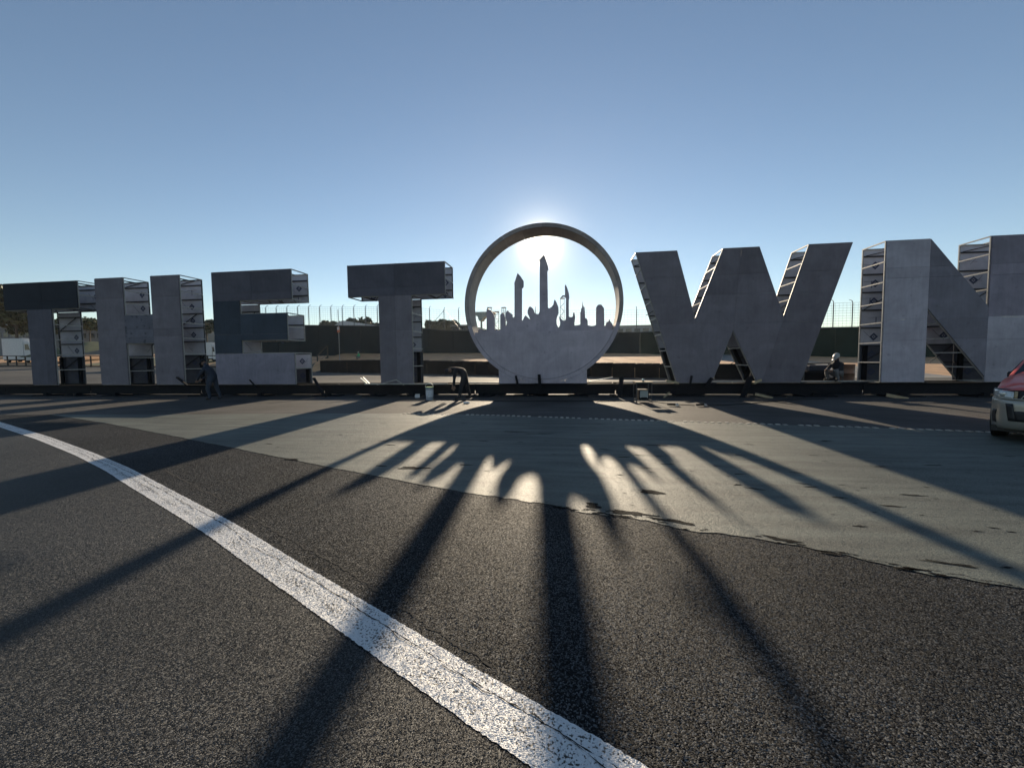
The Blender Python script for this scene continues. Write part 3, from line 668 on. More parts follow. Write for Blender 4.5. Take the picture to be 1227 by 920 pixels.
# ---------------------------------------------------------------- people
m_skin = material('skin', (.22,.13,.09), .6, .1)
m_cloth_dk = material('dark_cloth', (.012,.013,.018), .85, .3, 8)
m_cloth_navy = material('navy_cloth', (.025,.032,.05), .85, .3, 8)
m_jeans = material('blue_jeans', (.03,.04,.06), .85, .3, 8)
m_cloth_gr = material('grey_trousers', (.13,.13,.13), .85, .3, 8)
m_hivis = material('green_jacket', (.05,.42,.16), .8, .2, 8)
m_helmet = material('white_helmet', (.38,.37,.35), .35, .05)
m_boot = material('boots', (.02,.016,.012), .7, .2)
def person(label, loc, rz, J, mats, hat=None, scale=1.06):
    """J: joint positions (metres). One skinned surface grown from the pelvis; materials by region."""
    t = thing('person', label, 'person', loc, rz)
    names = ['pel','belly','chest','neck','head0','head1','lsh','lel','lwr','lha','rsh','rel','rwr','rha','lhip','lkn','lan','lto','rhip','rkn','ran','rto']
    E_ = [('pel','belly'),('belly','chest'),('chest','neck'),('neck','head0'),('head0','head1'),('chest','lsh'),('lsh','lel'),('lel','lwr'),('lwr','lha'),('chest','rsh'),('rsh','rel'),('rel','rwr'),('rwr','rha'),
          ('pel','lhip'),('lhip','lkn'),('lkn','lan'),('lan','lto'),('pel','rhip'),('rhip','rkn'),('rkn','ran'),('ran','rto')]
    KR = 1.22
    rad = dict(pel=.135,belly=.13,chest=.15,neck=.06,head0=.085,head1=.095,lsh=.07,rsh=.07,lel=.048,rel=.048,lwr=.034,rwr=.034,lha=.036,rha=.036,lhip=.10,rhip=.10,lkn=.068,rkn=.068,lan=.05,ran=.05,lto=.04,rto=.04)
    rad = {k_: v_*(KR if k_ not in ('head0','head1','lha','rha','neck') else 1.05) for k_, v_ in rad.items()}
    V = [Vector(J[k]) for k in names]; idx = {k: i for i, k in enumerate(names)}; Ed = [(idx[a], idx[b]) for a, b in E_]; Rr = [rad[k] for k in names]
    for h, wr in (('lha','lwr'),('rha','rwr')):           # five fingers rooted in the palm
        hp = V[idx[h]]; d = (hp-V[idx[wr]]).normalized(); sd = d.cross(Vector((0,1,.2))).normalized()
        for k, (o_, ln) in enumerate(((-.03,.07),(-.011,.08),(.008,.075),(.026,.06),(.045,.045))):
            V.append(hp+d*(.03 if k < 4 else -.01)+sd*o_); V.append(V[-1]+d*ln+sd*(.0 if k < 4 else .03)+Vector((0,-.02,0)))
            Rr += [.012,.009]; n_ = len(V); Ed += [(idx[h], n_-2), (n_-2, n_-1)]
    me = bpy.data.meshes.new('body'); me.from_pydata([tuple(v) for v in V], Ed, [])
    ob = bpy.data.objects.new('body', me); COL.objects.link(ob)
    sk = ob.modifiers.new('skin', 'SKIN'); sk.use_smooth_shade = True
    if not me.skin_vertices:
        me.skin_vertices  # layer is created with the modifier below
    bm = bmesh.new(); bm.from_mesh(me); ly = bm.verts.layers.skin.verify(); bm.verts.ensure_lookup_table()
    for i, v in enumerate(bm.verts): v[ly].radius = (Rr[i], Rr[i]); v[ly].use_root = (i == 0)
    bm.to_mesh(me); bm.free()
    ob.modifiers.new('sub', 'SUBSURF').levels = 1
    ob.modifiers['sub'].render_levels = 1
    dg = bpy.context.evaluated_depsgraph_get(); ev = ob.evaluated_get(dg)
    m2 = bpy.data.meshes.new_from_object(ev); ob.modifiers.clear(); ob.data = m2
    m2.materials.clear()
    for m in (m_skin, mats[0], mats[1], m_boot): m2.materials.append(m)
    seg_m = {('neck','head0'):0, ('head0','head1'):0, ('lwr','lha'):0, ('rwr','rha'):0, ('pel','lhip'):2, ('pel','rhip'):2, ('lhip','lkn'):2, ('rhip','rkn'):2, ('lkn','lan'):2, ('rkn','ran'):2, ('lan','lto'):3, ('ran','rto'):3}
    for p in m2.polygons:
        best = 9; bi = 0
        for a, b in E_:
            A, B = Vector(J[a]), Vector(J[b]); ab = B-A; tt = max(0, min(1, (p.center-A).dot(ab)/ab.length_squared)); dd = (p.center-A-ab*tt).length/(rad[a]+rad[b])
            if dd < best: best = dd; bi = seg_m.get((a, b), 1)
        p.material_index = bi; p.use_smooth = True
    ob.parent = t
    hd = Vector(J['head1']); fdir = (Vector(J['face'])).normalized()
    up_ = (Vector(J['head1'])-Vector(J['head0'])).normalized()
    # face: nose, eyes, ears on the head
    f = MB(); c0 = (Vector(J['head0'])+hd)/2; sd = fdir.cross(up_).normalized()
    f.bar(c0+fdir*.075+up_*.02, c0+fdir*.115-up_*.01, .025, w2=.03)
    f.build('nose', m_skin, t)
    for s_ in (-1, 1):
        MB().ball(c0+fdir*.085+up_*.03+sd*.033*s_, .012, 6, 4).build('eye', m_cloth_dk, t)
        MB().ball(c0+sd*.095*s_, .028, 6, 4, sc=(.6,.6,1)).build('ear', m_skin, t)
    if hat:
        kind, m = hat; b = MB(); n = 14
        prof = [(.122,0),(.125,.03),(.112,.075),(.075,.115),(.02,.13)] if kind == 'helmet' else [(.112,0),(.115,.04),(.10,.08),(.05,.10),(.01,.105)]
        V2 = []; base = hd+up_*.0
        a = sd; q = fdir
        for r, h_ in prof:
            for i in range(n):
                th = 2*PI*i/n; V2.append(base+up_*h_+(a*math.cos(th)+q*math.sin(th))*r)
        F2 = [(j*n+i, j*n+(i+1) % n, (j+1)*n+(i+1) % n, (j+1)*n+i) for j in range(len(prof)-1) for i in range(n)]+[tuple(range((len(prof)-1)*n, len(prof)*n))]
        b.add(V2, F2)
        b.add([base+q*.10+a*.09, base+q*.19+a*.05, base+q*.19-a*.05, base+q*.10-a*.09, base+q*.10+a*.09+up_*.012, base+q*.19+a*.05+up_*.004, base+q*.19-a*.05+up_*.004, base+q*.10-a*.09+up_*.012],
              [(0,1,2,3),(4,7,6,5),(0,4,5,1),(1,5,6,2),(2,6,7,3),(3,7,4,0)])
        b.build('helmet' if kind == 'helmet' else 'cap', m, t, True)
    else:
        MB().ball(hd+up_*.02-fdir*.02, .112, 10, 8).build('hair', m_cloth_dk, t, True)
    t.scale = (scale,)*3
    return t
# local frame: faces -X (left in the picture)
bent = dict(pel=(.12,0,.86),belly=(.02,0,1.02),chest=(-.20,0,1.13),neck=(-.34,0,1.12),head0=(-.42,0,1.06),head1=(-.50,0,1.00),face=(-.3,0,-.9),
    lsh=(-.20,-.20,1.10),lel=(-.27,-.24,.80),lwr=(-.28,-.22,.52),lha=(-.29,-.2,.43),rsh=(-.20,.20,1.10),rel=(-.24,.24,.82),rwr=(-.30,.18,.54),rha=(-.32,.16,.45),
    lhip=(.10,-.12,.84),lkn=(-.04,-.2,.46),lan=(-.10,-.22,.09),lto=(-.28,-.24,.045),rhip=(.10,.12,.84),rkn=(.20,.22,.46),ran=(.30,.26,.09),rto=(.12,.29,.045))
person('worker in black bent double over the ground left of the disc', (-4.42,16.25,0), .3, bent, (m_cloth_dk, m_cloth_dk), None, 1.16)
stand = dict(pel=(.08,0,.93),belly=(.04,0,1.1),chest=(-.10,0,1.32),neck=(-.19,0,1.45),head0=(-.24,0,1.52),head1=(-.28,0,1.60),face=(-.75,0,-.6),
    lsh=(-.12,-.2,1.30),lel=(-.28,-.26,1.05),lwr=(-.42,-.16,.86),lha=(-.49,-.12,.80),rsh=(-.12,.2,1.30),rel=(-.25,.26,1.04),rwr=(-.44,.16,.88),rha=(-.52,.12,.83),
    lhip=(.07,-.11,.90),lkn=(-.06,-.15,.49),lan=(.04,-.16,.09),lto=(-.14,-.18,.045),rhip=(.07,.11,.90),rkn=(.12,.15,.49),ran=(.26,.16,.10),rto=(.1,.19,.045))
person('stooping worker in cap and jeans before the right leg of the H', (-15.75,15.75,0), .2, stand, (m_cloth_navy, m_jeans), ('cap', m_cloth_dk))
squat = dict(pel=(.1,0,.28),belly=(.06,0,.44),chest=(-.02,0,.66),neck=(-.05,0,.79),head0=(-.07,0,.87),head1=(-.08,0,.95),face=(-.7,0,-.6),
    lsh=(-.02,-.2,.65),lel=(-.2,-.24,.46),lwr=(-.38,-.14,.42),lha=(-.45,-.1,.42),rsh=(-.02,.2,.65),rel=(-.2,.24,.46),rwr=(-.38,.14,.44),rha=(-.46,.1,.45),
    lhip=(.06,-.12,.27),lkn=(-.32,-.2,.42),lan=(-.2,-.2,.08),lto=(-.38,-.22,.04),rhip=(.06,.12,.27),rkn=(-.32,.2,.42),ran=(-.2,.2,.08),rto=(-.38,.22,.04))
pw = at(1003, 457, YF+.75)
person('worker in white helmet and grey trousers crouching on the base beside the W', (pw.x, YF+.75, .575), .35, squat, (m_cloth_dk, m_cloth_gr), ('helmet', m_helmet))
MB().box((pw.x-.8, YF+.3, .556), (pw.x+.6, YF+1.15, .574)).build('deck_board', m_timber, t)
pw = at(434, 429, 56.5)
sit = dict(squat)
person('distant worker in green jacket and white cap sitting on the tyre barrier', (pw.x, 55.6, 2.02), .9, sit, (m_hivis, m_cloth_gr), ('helmet', m_helmet))

# ---------------------------------------------------------------- things on the ground by the base
m_bucket = material('bucket_plastic', (.25,.27,.30), .5, .3, 14)
m_green = material('green_trim', (.05,.22,.04), .6, .2)
p0 = at(515, 481, 15.85)
t = thing('paint_tub', 'tall speckled paint tub with green edging left of the bent worker', 'tub', (p0.x, 15.85, 0))
b = MB(); b.bar((0,0,0), (0,0,.52), .29, n=14, w2=.32); b.build('tub', m_bucket, t, bevel=.006)
b = MB(); b.bar((0,0,.52), (0,0,.55), .35, n=14); b.build('lid', m_green, t)
b = MB()
for i in range(9): a = PI*i/8; b.ball((.17*math.cos(a), -.02, .55+.16*math.sin(a)), .012, 6, 4)
for i in range(8):
    a0, a1 = PI*i/8, PI*(i+1)/8; b.bar((.17*math.cos(a0),-.02,.55+.16*math.sin(a0)), (.17*math.cos(a1),-.02,.55+.16*math.sin(a1)), .012)
b.build('handle', m_alu, t)
m_label = material('label_print', (.5,.52,.56), .6, .5, 30); MB().bar((0,0,.14), (0,0,.42), .305, n=14, w2=.318).build('label', m_label, t)
# welding trolley
p0 = at(770, 482, 15.3)
t = thing('welding_machine', 'small welding machine with a grey front in a tube cage before the base', 'machine', (p0.x, 15.3, 0), .05)
MB().box((-.17,-.2,.10), (.17,.25,.48)).build('casing', m_steel_dark, t, bevel=.015)
MB().box((-.14,-.215,.2), (.14,-.201,.44)).build('front_panel', material('grey_face', (.28,.30,.29), .6, .1), t)
fr_ = MB()
for x in (-.27,.27):
    for y in (-.25,.28): fr_.bar((x,y,0), (x,y,.72), .025)
    fr_.bar((x,-.25,.72), (x,.28,.72), .03); fr_.bar((x,-.25,.08), (x,.28,.08), .03)
for y in (-.25,.28): fr_.bar((-.27,y,.72), (.27,y,.72), .03); fr_.bar((-.27,y,.08), (.27,y,.08), .03)
fr_.build('cage', m_tube_dark, t)
MB().box((-.3,-.28,.735), (.3,.3,.765)).build('top_tray', m_timber, t)
MB().ball((0,-.05,.82), .06, 8, 6).bar((0,-.05,.77), (0,-.05,.8), .08, n=8).build('torch_holder', m_alu, t, True)
for x in (-.12,.12): MB().ball((x,-.225,.2), .02, 6, 4).build('socket', m_alu, t)
# grinder, bottle, cable
def grinder(label, px, py, Y, rz):
    p = at(px, py, Y); t = thing('angle_grinder', label, 'power tool', (p.x, Y, .0), rz)
    MB().bar((-.17,0,.06), (.1,0,.065), .07, n=8, w2=.08).build('motor_body', m_rubber, t)
    MB().bar((.1,0,.065), (.19,0,.05), .08, n=8, w2=.06).build('gear_head', m_alu, t)
    MB().bar((.16,0,.02), (.16,0,.035), .14, n=12).build('disc', m_tube, t); MB().bar((.12,0,.07), (.12,.14,.09), .03, n=6).build('side_handle', m_rubber, t)
grinder('angle grinder with shiny head lying right of the welding machine', 840, 487, 13.96, .3)
grinder('angle grinder lying on the pavement just right of the welding machine', 806, 486, 14.0, -.5)
t = thing('water_bottle', 'clear bottle lying on the ground below the bent worker', 'bottle', (at(559,484,14.5).x, 14.5, .04), .3)
MB().bar((-.11,0,0), (.07,0,0), .075, n=10).bar((.07,0,0), (.11,0,0), .07, n=10, w2=.03).build('bottle', material('clear_plastic', (.6,.62,.65), .15, .1), t); MB().bar((.11,0,0), (.13,0,0), .032, n=8).build('cap', m_white, t)
t = thing('cutting_disc_box', 'small white box by the foot of the T, catching the sun', 'box', (at(500,474,16.9).x, 16.9, 0), .5)
MB().box((-.1,-.07,0), (.1,.07,.11)).build('carton', m_white, t); MB().box((-.1,-.075,.11), (.1,-.071,.17)).build('flap', m_white, t)
def cable(label, P):
    b = MB(); Q = [Vector(p) for p in P]
    for p, q in zip(Q, Q[1:]): b.bar(p, q, .022, n=5)
    tag(b.build('power_cable', m_rubber), label, 'cable')
def wig(a, b, n, amp, seed):
    r = random.Random(seed); o_ = []
    for i in range(n+1):
        k = i/n; o_.append((a[0]+(b[0]-a[0])*k+r.uniform(-amp,amp)*.4, a[1]+(b[1]-a[1])*k+amp*math.sin(k*7+seed), .018))
    return o_
cable('black cable snaking from the welding machine to the right grinder', wig((3.0,15.2), (4.2,14.0), 14, .15, 1))
cable('black cable lying along the pavement below the bent worker', wig((-5.4,15.8), (2.4,15.25), 26, .22, 2))
cable('black cable running under the beam in front of the W', wig((4.5,14.1), (9.5,16.6), 20, .2, 3))
# generator behind the right stroke of the W, drum beside the crouching worker
gx = at(978, 455, 20.2).x
t = thing('generator', 'dark open-frame generator standing behind the W right stroke', 'generator', (gx, 20.2, 0), .1)
MB().box((-.75,-.35,.25), (.75,.35,.95)).build('engine_casing', m_steel_dark, t, bevel=.04)
MB().box((-.5,-.3,.95), (.4,.3,1.22)).build('fuel_tank', m_cloth_navy, t, bevel=.05)
fr_ = MB()
for x in (-.85,.85):
    for y in (-.42,.42): fr_.bar((x,y,.1), (x,y,1.3), .05)
    fr_.bar((x,-.42,1.3), (x,.42,1.3), .05)
for y in (-.42,.42): fr_.bar((-.85,y,1.3), (.85,y,1.3), .05); fr_.bar((-.85,y,.25), (.85,y,.25), .05)
fr_.build('frame', m_tube_dark, t)
for x in (-.6,.6):
    for y in (-.46,.46): MB().bar((x,y-.05,.18), (x,y+.05,.18), .36, n=14).build('wheel', m_rubber, t)
MB().bar((.3,-.36,.75), (.3,-.52,.75), .2, n=10).build('exhaust', m_tube, t)
dx = at(1013, 455, 20.6).x
t = thing('oil_drum', 'open dark drum with a sunlit rim right of the crouching worker', 'drum', (dx, 20.6, 0))
b = MB(); n = 24; V = []; F = []
for r, z in ((.33,0),(.33,.4),(.345,.42),(.33,.44),(.33,.8),(.345,.82),(.33,.84),(.33,1.2),(.35,1.22),(.33,1.24),(.31,1.22),(.31,.1),(0.01,.1)):
    for i in range(n): V.append((r*math.cos(2*PI*i/n), r*math.sin(2*PI*i/n), z))
for j in range(12):
    for i in range(n): F.append((j*n+i, j*n+(i+1) % n, (j+1)*n+(i+1) % n, (j+1)*n+i))
b.add(V, F).build('drum_shell', material('drum_paint', (.09,.06,.05), .5, .4, 5), t, True)
MB().bar((0,0,1.22), (.0,0,1.235), .02, n=6).build('bung', m_tube, t)

# ---------------------------------------------------------------- tyre barrier
tyre = MB(); n = 14; V = []; F = []
prof = [(.18,-.09),(.27,-.10),(.31,-.06),(.31,.06),(.27,.10),(.18,.09)]
for i in range(n):
    a = 2*PI*i/n
    for r, z in prof: V.append((r*math.cos(a), r*math.sin(a), z))
k = len(prof)
for i in range(n):
    for j in range(k): F.append((i*k+j, ((i+1) % n)*k+j, ((i+1) % n)*k+(j+1) % k, i*k+(j+1) % k))
tyre_me = tyre.add(V, F).mesh('tyre', m_rubber, True)
belt_me = MB().box((-1.0,-.36,0), (1.0,-.32,1)).box((-1.0,-.315,.30), (1.0,-.30,.36)).mesh('belt', material('belt_rubber', (.008,.009,.011), .9, .35, 2, .4, 9, spec=.1))
nb = 34
bl = (Vector((-40.5,61.5,0)), Vector((16.4,29.4,0))); ang = math.atan2(bl[1].y-bl[0].y, bl[1].x-bl[0].x); Lb = (bl[1]-bl[0]).length
nb = int(Lb/2.04); where = {0: 'at its left end, past the sign pole', nb-1: 'at its right end, behind the W'}
for i in range(nb):
    p = bl[0].lerp(bl[1], (i+.5)/nb); hh = lerp_table(p.x, [(-40,1.95),(-25,1.9),(-8,1.5),(6,1.25),(16,1.15)])
    t = thing('tyre_barrier', 'black belted tyre bundle in the long barrier row behind the letters', 'tyre barrier', (p.x, p.y, H(p.x, p.y)), ang+random.uniform(-.015,.015), 'tyre bundles of the long barrier behind the letters')
    if i in where: t['label'] = 'black belted tyre bundle of the barrier, '+where[i]
    inst('belt', belt_me, t, sc=(1,1,hh-.06+random.uniform(-.03,.03)))
    rows = int(hh/.2)
    for c in range(3):
        for r in (rows-1, rows-2): inst('tyre', tyre_me, t, (-.66+.66*c, random.uniform(-.02,.06), .1+r*hh/rows+random.uniform(-.02,.02)))

# ---------------------------------------------------------------- wall and catch fence
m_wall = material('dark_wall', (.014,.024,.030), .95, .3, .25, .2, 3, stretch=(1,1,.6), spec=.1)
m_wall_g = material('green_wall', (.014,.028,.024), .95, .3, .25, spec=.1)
base_t = [(-74,3.75),(-52.8,3.5),(-38.4,3.37),(-24,3.16),(2.8,2.75),(11.3,2.54),(28.5,2.08),(35.8,1.71),(45,1.45),(90,1.2)]
top_t = [(-74,9.9),(-52.5,9.29),(-36.4,8.64),(-30,8.3),(-24,7.48),(2.8,6.46),(11.3,6.16),(33,6.19),(42.7,6.13),(90,5.7)]
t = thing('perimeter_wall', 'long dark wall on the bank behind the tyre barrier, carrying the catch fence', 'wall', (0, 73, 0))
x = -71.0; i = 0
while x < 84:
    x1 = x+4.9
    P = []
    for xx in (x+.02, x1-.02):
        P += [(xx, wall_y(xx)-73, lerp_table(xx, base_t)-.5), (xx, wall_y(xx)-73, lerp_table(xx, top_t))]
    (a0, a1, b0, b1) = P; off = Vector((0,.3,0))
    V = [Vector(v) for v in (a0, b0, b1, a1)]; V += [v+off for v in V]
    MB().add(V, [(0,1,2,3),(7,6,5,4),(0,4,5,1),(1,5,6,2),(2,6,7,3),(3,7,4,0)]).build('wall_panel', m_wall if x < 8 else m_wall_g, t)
    if i % 2 == 0: MB().box((x-.15, wall_y(x)-73-.14, lerp_table(x, base_t)-.3), (x+.15, wall_y(x)-73+.1, lerp_table(x, top_t)-.1)).build('pilaster', m_wall, t)
    x = x1; i += 1
P = MB()
for xa, xb in zip([v[0] for v in top_t], [v[0] for v in top_t][1:]):
    a, b = max(xa, -71), min(xb, 84)
    P.bar((a, wall_y(a)-73.05, lerp_table(a, top_t)+.04), (b, wall_y(b)-73.05, lerp_table(b, top_t)+.04), .4, .1)
P.build('coping', material('coping', (.08,.085,.09), .8, .2), t)
t = thing('catch_fence', 'tall wire catch fence with curved-top posts along the wall', 'fence', (0, 73, 0))
m_fence = material('fence_steel', (.09,.10,.11), .5, .2, 4, metal=.3)
def post_mesh(h):
    b = MB(); b.bar((0,0,-.3), (0,0,h-.55), .15, n=6)
    pr = (0,0,h-.55)
    for k in range(1, 6):
        a = k/5*1.15; q = (0, .75*(1-math.cos(a)), h-.55+.6*math.sin(a)); b.bar(pr, q, .11, n=6); pr = q
    b.bar(pr, (0, pr[1]+.35, pr[2]+.1), .09, n=6)
    return b.mesh('post', m_fence)
pm = {}
xp = -66.6; posts_x = []
while xp < 82:
    z0 = lerp_table(xp, top_t); hh = round(lerp_table(xp, [(-68,4.2),(-38,4.25),(-24,4.4),(11,4.5),(42,4.35)]), 1)
    if hh not in pm: pm[hh] = post_mesh(hh)
    inst('post', pm[hh], t, (xp, wall_y(xp)-73+.1, z0)); posts_x.append(xp)
    xp += 2.62 if xp < -35 else (2.95 if xp < 20 else 2.6)
wires = MB()
for k in range(10):
    for a, b in zip(posts_x, posts_x[1:]):
        f_ = lambda x_: (x_, wall_y(x_)-73+.1, lerp_table(x_, top_t)+.25+k*.4)
        wires.bar(f_(a), f_(b), .028)
for a, b in zip(posts_x, posts_x[1:]):
    for j in range(5):
        x_ = a+(b-a)*(j+.5)/5; wires.bar((x_, wall_y(x_)-72.9, lerp_table(x_, top_t)), (x_, wall_y(x_)-72.9, lerp_table(x_, top_t)+3.85), .014)
wires.build('wire_mesh', m_fence, t)
for xa, xb in ((-27.0,-23.6),(-20.6,-23.6)):
    za = lerp_table(xa, top_t)+.3; MB().bar((xa, wall_y(xa)-72.4, za), (xb, wall_y(xb)-72.7, lerp_table(xb, top_t)+4), .06).build('stay', m_fence, t)

# low site fence along the left bank
t = thing('site_fence', 'low dark post-and-rail fence before the sunlit earth bank at the left', 'fence', (0, 70.5, 0))
m_rust = material('rusty_rail', (.05,.04,.032), .8, .3)
pst = MB().box((-.09,-.09,-.3), (.09,.09,2.35)).mesh('post', m_rust)
xx = -134; zs = []
while xx < -45: zs.append(xx); inst('post', pst, t, (xx, 0, H(xx, 70.5))); xx += 2.15*(1.1 if xx < -80 else 1)
for nm, dz, hh_, dp_ in (('top_rail',2.3,.16,.14),('bottom_rail',.1,.38,.3)):
    b = MB()
    for a, c in zip(zs, zs[1:]): b.bar((a,-.12,H(a,70.5)+dz), (c,-.12,H(c,70.5)+dz), dp_, hh_)
    b.build(nm, m_rust, t)
for dz in (.9, 1.6):
    b = MB()
    for a, c in zip(zs, zs[1:]): b.bar((a,-.1,H(a,70.5)+dz), (c,-.1,H(c,70.5)+dz), .035)
    b.build('wire', m_rust, t)

# pole with an orange board
p0 = at(407, 428, 60); t = thing('marker_pole', 'thin pole with a small orange and white board above the tyre barrier', 'pole', (p0.x, 60, H(p0.x, 60)))
zt = at(407, 371, 60).z-H(p0.x, 60); zb = at(407, 395, 60).z-H(p0.x, 60)
MB().bar((0,0,0), (0,0,zt), .1, n=6).build('pole', m_tube, t)
m_or = material('orange_board', (.55,.15,.06), .6, .1)
MB().box((-.22,-.1,zb-.45), (.22,-.06,zb+.45)).build('board', m_or, t); MB().box((-.18,-.125,zb-.05), (.18,-.105,zb+.4)).build('white_patch', m_white, t)

# ---------------------------------------------------------------- far background
m_leaf = [material('leaf_a', (.05,.065,.03), .7, .35, .6, col2=(.10,.115,.05)), material('leaf_b', (.065,.07,.045), .7, .35, .6, col2=(.12,.125,.08))]
m_bark = material('bark', (.07,.055,.045), .9, .3, 2)
def tree(label, x, y, z0, h, r, seed, n=1700, leaf=.42, cat='tree', squash=.75, mi=0, trunk=.4, name='tree'):
    rnd = random.Random(seed); t = thing(name, label, cat, (x, y, z0), 0, 'trees beyond the circuit wall')
    tr = MB(); top = Vector((rnd.uniform(-.5,.5), 0, h*.62)); tr.bar((0,0,-.5), top*.5, trunk*1.2, n=7, w2=trunk*.8); tr.bar(top*.5, top, trunk*.8, n=7, w2=trunk*.4)
    cl = []
    for k in range(11):
        a = rnd.uniform(0, 2*PI); e = rnd.uniform(-.15, 1.1); q = rnd.uniform(.45,.95)*r
        c = Vector((math.cos(a)*math.cos(e)*q, math.sin(a)*math.cos(e)*q, h*.62+math.sin(e)*q*squash)); cl.append((c, r*rnd.uniform(.28,.5)))
        tr.bar(top*rnd.uniform(.55,1), c, trunk*.35, n=5, w2=trunk*.1)
    cl.append((top, r*.4)); tr.build('trunk', m_bark, t)
    lf = MB()
    for _ in range(n):
        c, q = rnd.choice(cl); d = Vector((rnd.gauss(0,1), rnd.gauss(0,1), rnd.gauss(0,1))).normalized()*q*rnd.uniform(.35,1.08)**.6; d.z *= .7
        p = c+d; s = leaf*rnd.uniform(.5,1.3); u = Vector((rnd.uniform(-1,1), rnd.uniform(-1,1), rnd.uniform(-.6,.6))).normalized(); v = u.cross(Vector((rnd.uniform(-1,1),rnd.uniform(-1,1),rnd.uniform(-1,1)))).normalized()
        lf.add([p-u*s, p+v*s*.6, p+u*s, p-v*s*.6], [(0,1,2,3)])
    me = bpy.data.meshes.new('crown'); me.from_pydata(lf.v, [], lf.f); me.materials.append(m_leaf[mi])
    o = bpy.data.objects.new('crown', me); COL.objects.link(o); o.parent = t; return t
def tree_px(label, px, py_top, py_base, Y, rpx, seed, **k):
    a = at(px, py_base, Y); b = at(px, py_top, Y); sc = (at(px+10, py_base, Y)-a).length/10
    return tree(label, a.x, Y, a.z, (b.z-a.z), rpx*sc, seed, **k)
tree_px('tall dense tree at the left edge, rising above the T bar', -12, 328, 425, 100, 24, 11, n=4200, leaf=.8, trunk=.9)
tree_px('broad dark tree under the left half of the T bar', 22, 352, 425, 106, 26, 12, n=3600, leaf=.8, trunk=.9)
tree_px('small dark tree peeping left of the T stem foot', 45, 378, 425, 112, 18, 13, n=2000, leaf=.7)
tree_px('thin feathery tree seen between T stem and H', 76, 374, 420, 115, 12, 14, n=700, leaf=.7)
tree_px('flat-topped tree with sky under it, left of the H', 108, 377, 412, 110, 15, 15, n=900, leaf=.7, squash=.35)
tree_px('loose olive tree seen in the gap between H and E', 249, 380, 418, 96, 13, 16, n=1600, leaf=.55, mi=1)
for i, (lab, px, a, b, r) in enumerate((('low round tree behind the wall right of the E', 396, 384, 398, 9), ('round tree crown above the wall by the marker pole', 409, 385, 398, 10), ('wide tree crown above the wall left of the T stem', 429, 381, 398, 14), ('small tree crown above the wall touching the T stem', 449, 386, 398, 9),
    ('bushy tree over the wall just right of the T stem', 521, 384, 400, 11), ('bushy tree over the wall under the guy wires', 537, 383, 400, 12))):
    tree_px(lab, px, a, b+6, 120, r, 30+i, n=1300, leaf=.75, mi=1, squash=.5)
# distant wooded hills as one mass each
m_hill = material('hill_woods', (.07,.085,.07), .9, .4, .03, detail=10)
def ridge(name, pts, Y, depth):
    b = MB(); V = []
    for px, py in pts:
        p = at(px, py, Y); V += [(p.x, Y-depth*.6, -6), (p.x, Y, p.z+random.uniform(-1,1)), (p.x*1.05, Y+depth, p.z*.8), ]
    n0 = len(V); zl, zr = V[1][2], V[-2][2]
    V = [v for k in range(12, 0, -1) for v in ((V[0][0]-k*45, Y-depth*.6, -6), (V[0][0]-k*45, Y, zl+4*math.sin(k*1.3)), (V[0][0]-k*45, Y+depth, zl*.8))]+V+[v for k in range(1, 25) for v in ((V[-1][0]/1.05+k*45, Y-depth*.6, -6), (V[-1][0]/1.05+k*45, Y, zr+4*math.sin(k*1.1)), (V[-1][0]/1.05+k*45+20, Y+depth, zr*.8))]
    F = []
    for i in range(len(V)//3-1):
        for j in range(2): F.append((i*3+j, i*3+j+1, (i+1)*3+j+1, (i+1)*3+j))
    b.add(V, F); o = b.build(name, m_hill, None, True); o['kind'] = 'structure'
rd = random.Random(4)
ridge('hills', [(x, 396-3.5*math.sin(x*.012+1)-2*math.sin(x*.05)-rd.uniform(0,.8)-(4 if x < 300 else 0)) for x in range(-20, 1260, 9)], 380, 90)
# buildings
m_roof = material('white_roof', (.5,.52,.55), .6, .1); m_grey_b = material('grey_render', (.17,.17,.18), .8, .2); m_win = material('dark_window', (.03,.035,.045), .2, .2)
p0 = at(425, 398, 112)
t = thing('tent_hall', 'white peaked tent roof beyond the wall left of the T stem', 'tent', (p0.x, 112, p0.z-6))
MB().prism([(-6,0),(-6,7.2),(-2,9.2),(9,7.4),(9,0)], -3, 9).build('roof_canopy', m_roof, t); MB().box((-6.1,-3.1,0), (9.1,-3.02,5)).build('side_wall', m_grey_b, t)
def block(label, px0, px1, pyt, pyb, Y, m, depth=8, nwin=0, rows=1, name='building', grp=None):
    a = at(px0, pyb, Y); b = at(px1, pyt, Y); z0 = min(a.z, at(px0, 430, Y).z)-3
    t = thing(name, label, 'building', ((a.x+b.x)/2, Y, z0), 0, grp); w_ = (b.x-a.x)/2; h_ = b.z-z0
    MB().box((-w_,0,0), (w_,depth,h_)).build('walls', m, t); MB().box((-w_-.3,-.3,h_), (w_+.3,depth+.3,h_+.35)).build('roof', m_grey_b, t)
    hv = (b.z-a.z)
    for r in range(rows):
        for i in range(nwin):
            x = -w_+(i+.5)*2*w_/nwin; ww = 2*w_/nwin*.32; zc = h_-hv*(r+.55)/max(1,rows)
            wdw = MB().box((x-ww-.1,-.08,zc-hv/rows*.27), (x+ww+.1,.0-.005,zc+hv/rows*.27)).build('window', m_grey_b, t)
            MB().box((x-ww,-.1,zc-hv/rows*.2), (x+ww,-.082,zc+hv/rows*.2)).build('pane', m_win, wdw)
    return t
block('low dark flat building on the wall line left of the disc', 541, 561, 391, 398, 84, m_steel_dark, 6, 3)
block('long hazy grey building far right of the disc', 738, 800, 390, 400, 150, material('pale_haze_wall', (.3,.31,.33), .8, .2), 12, 6)
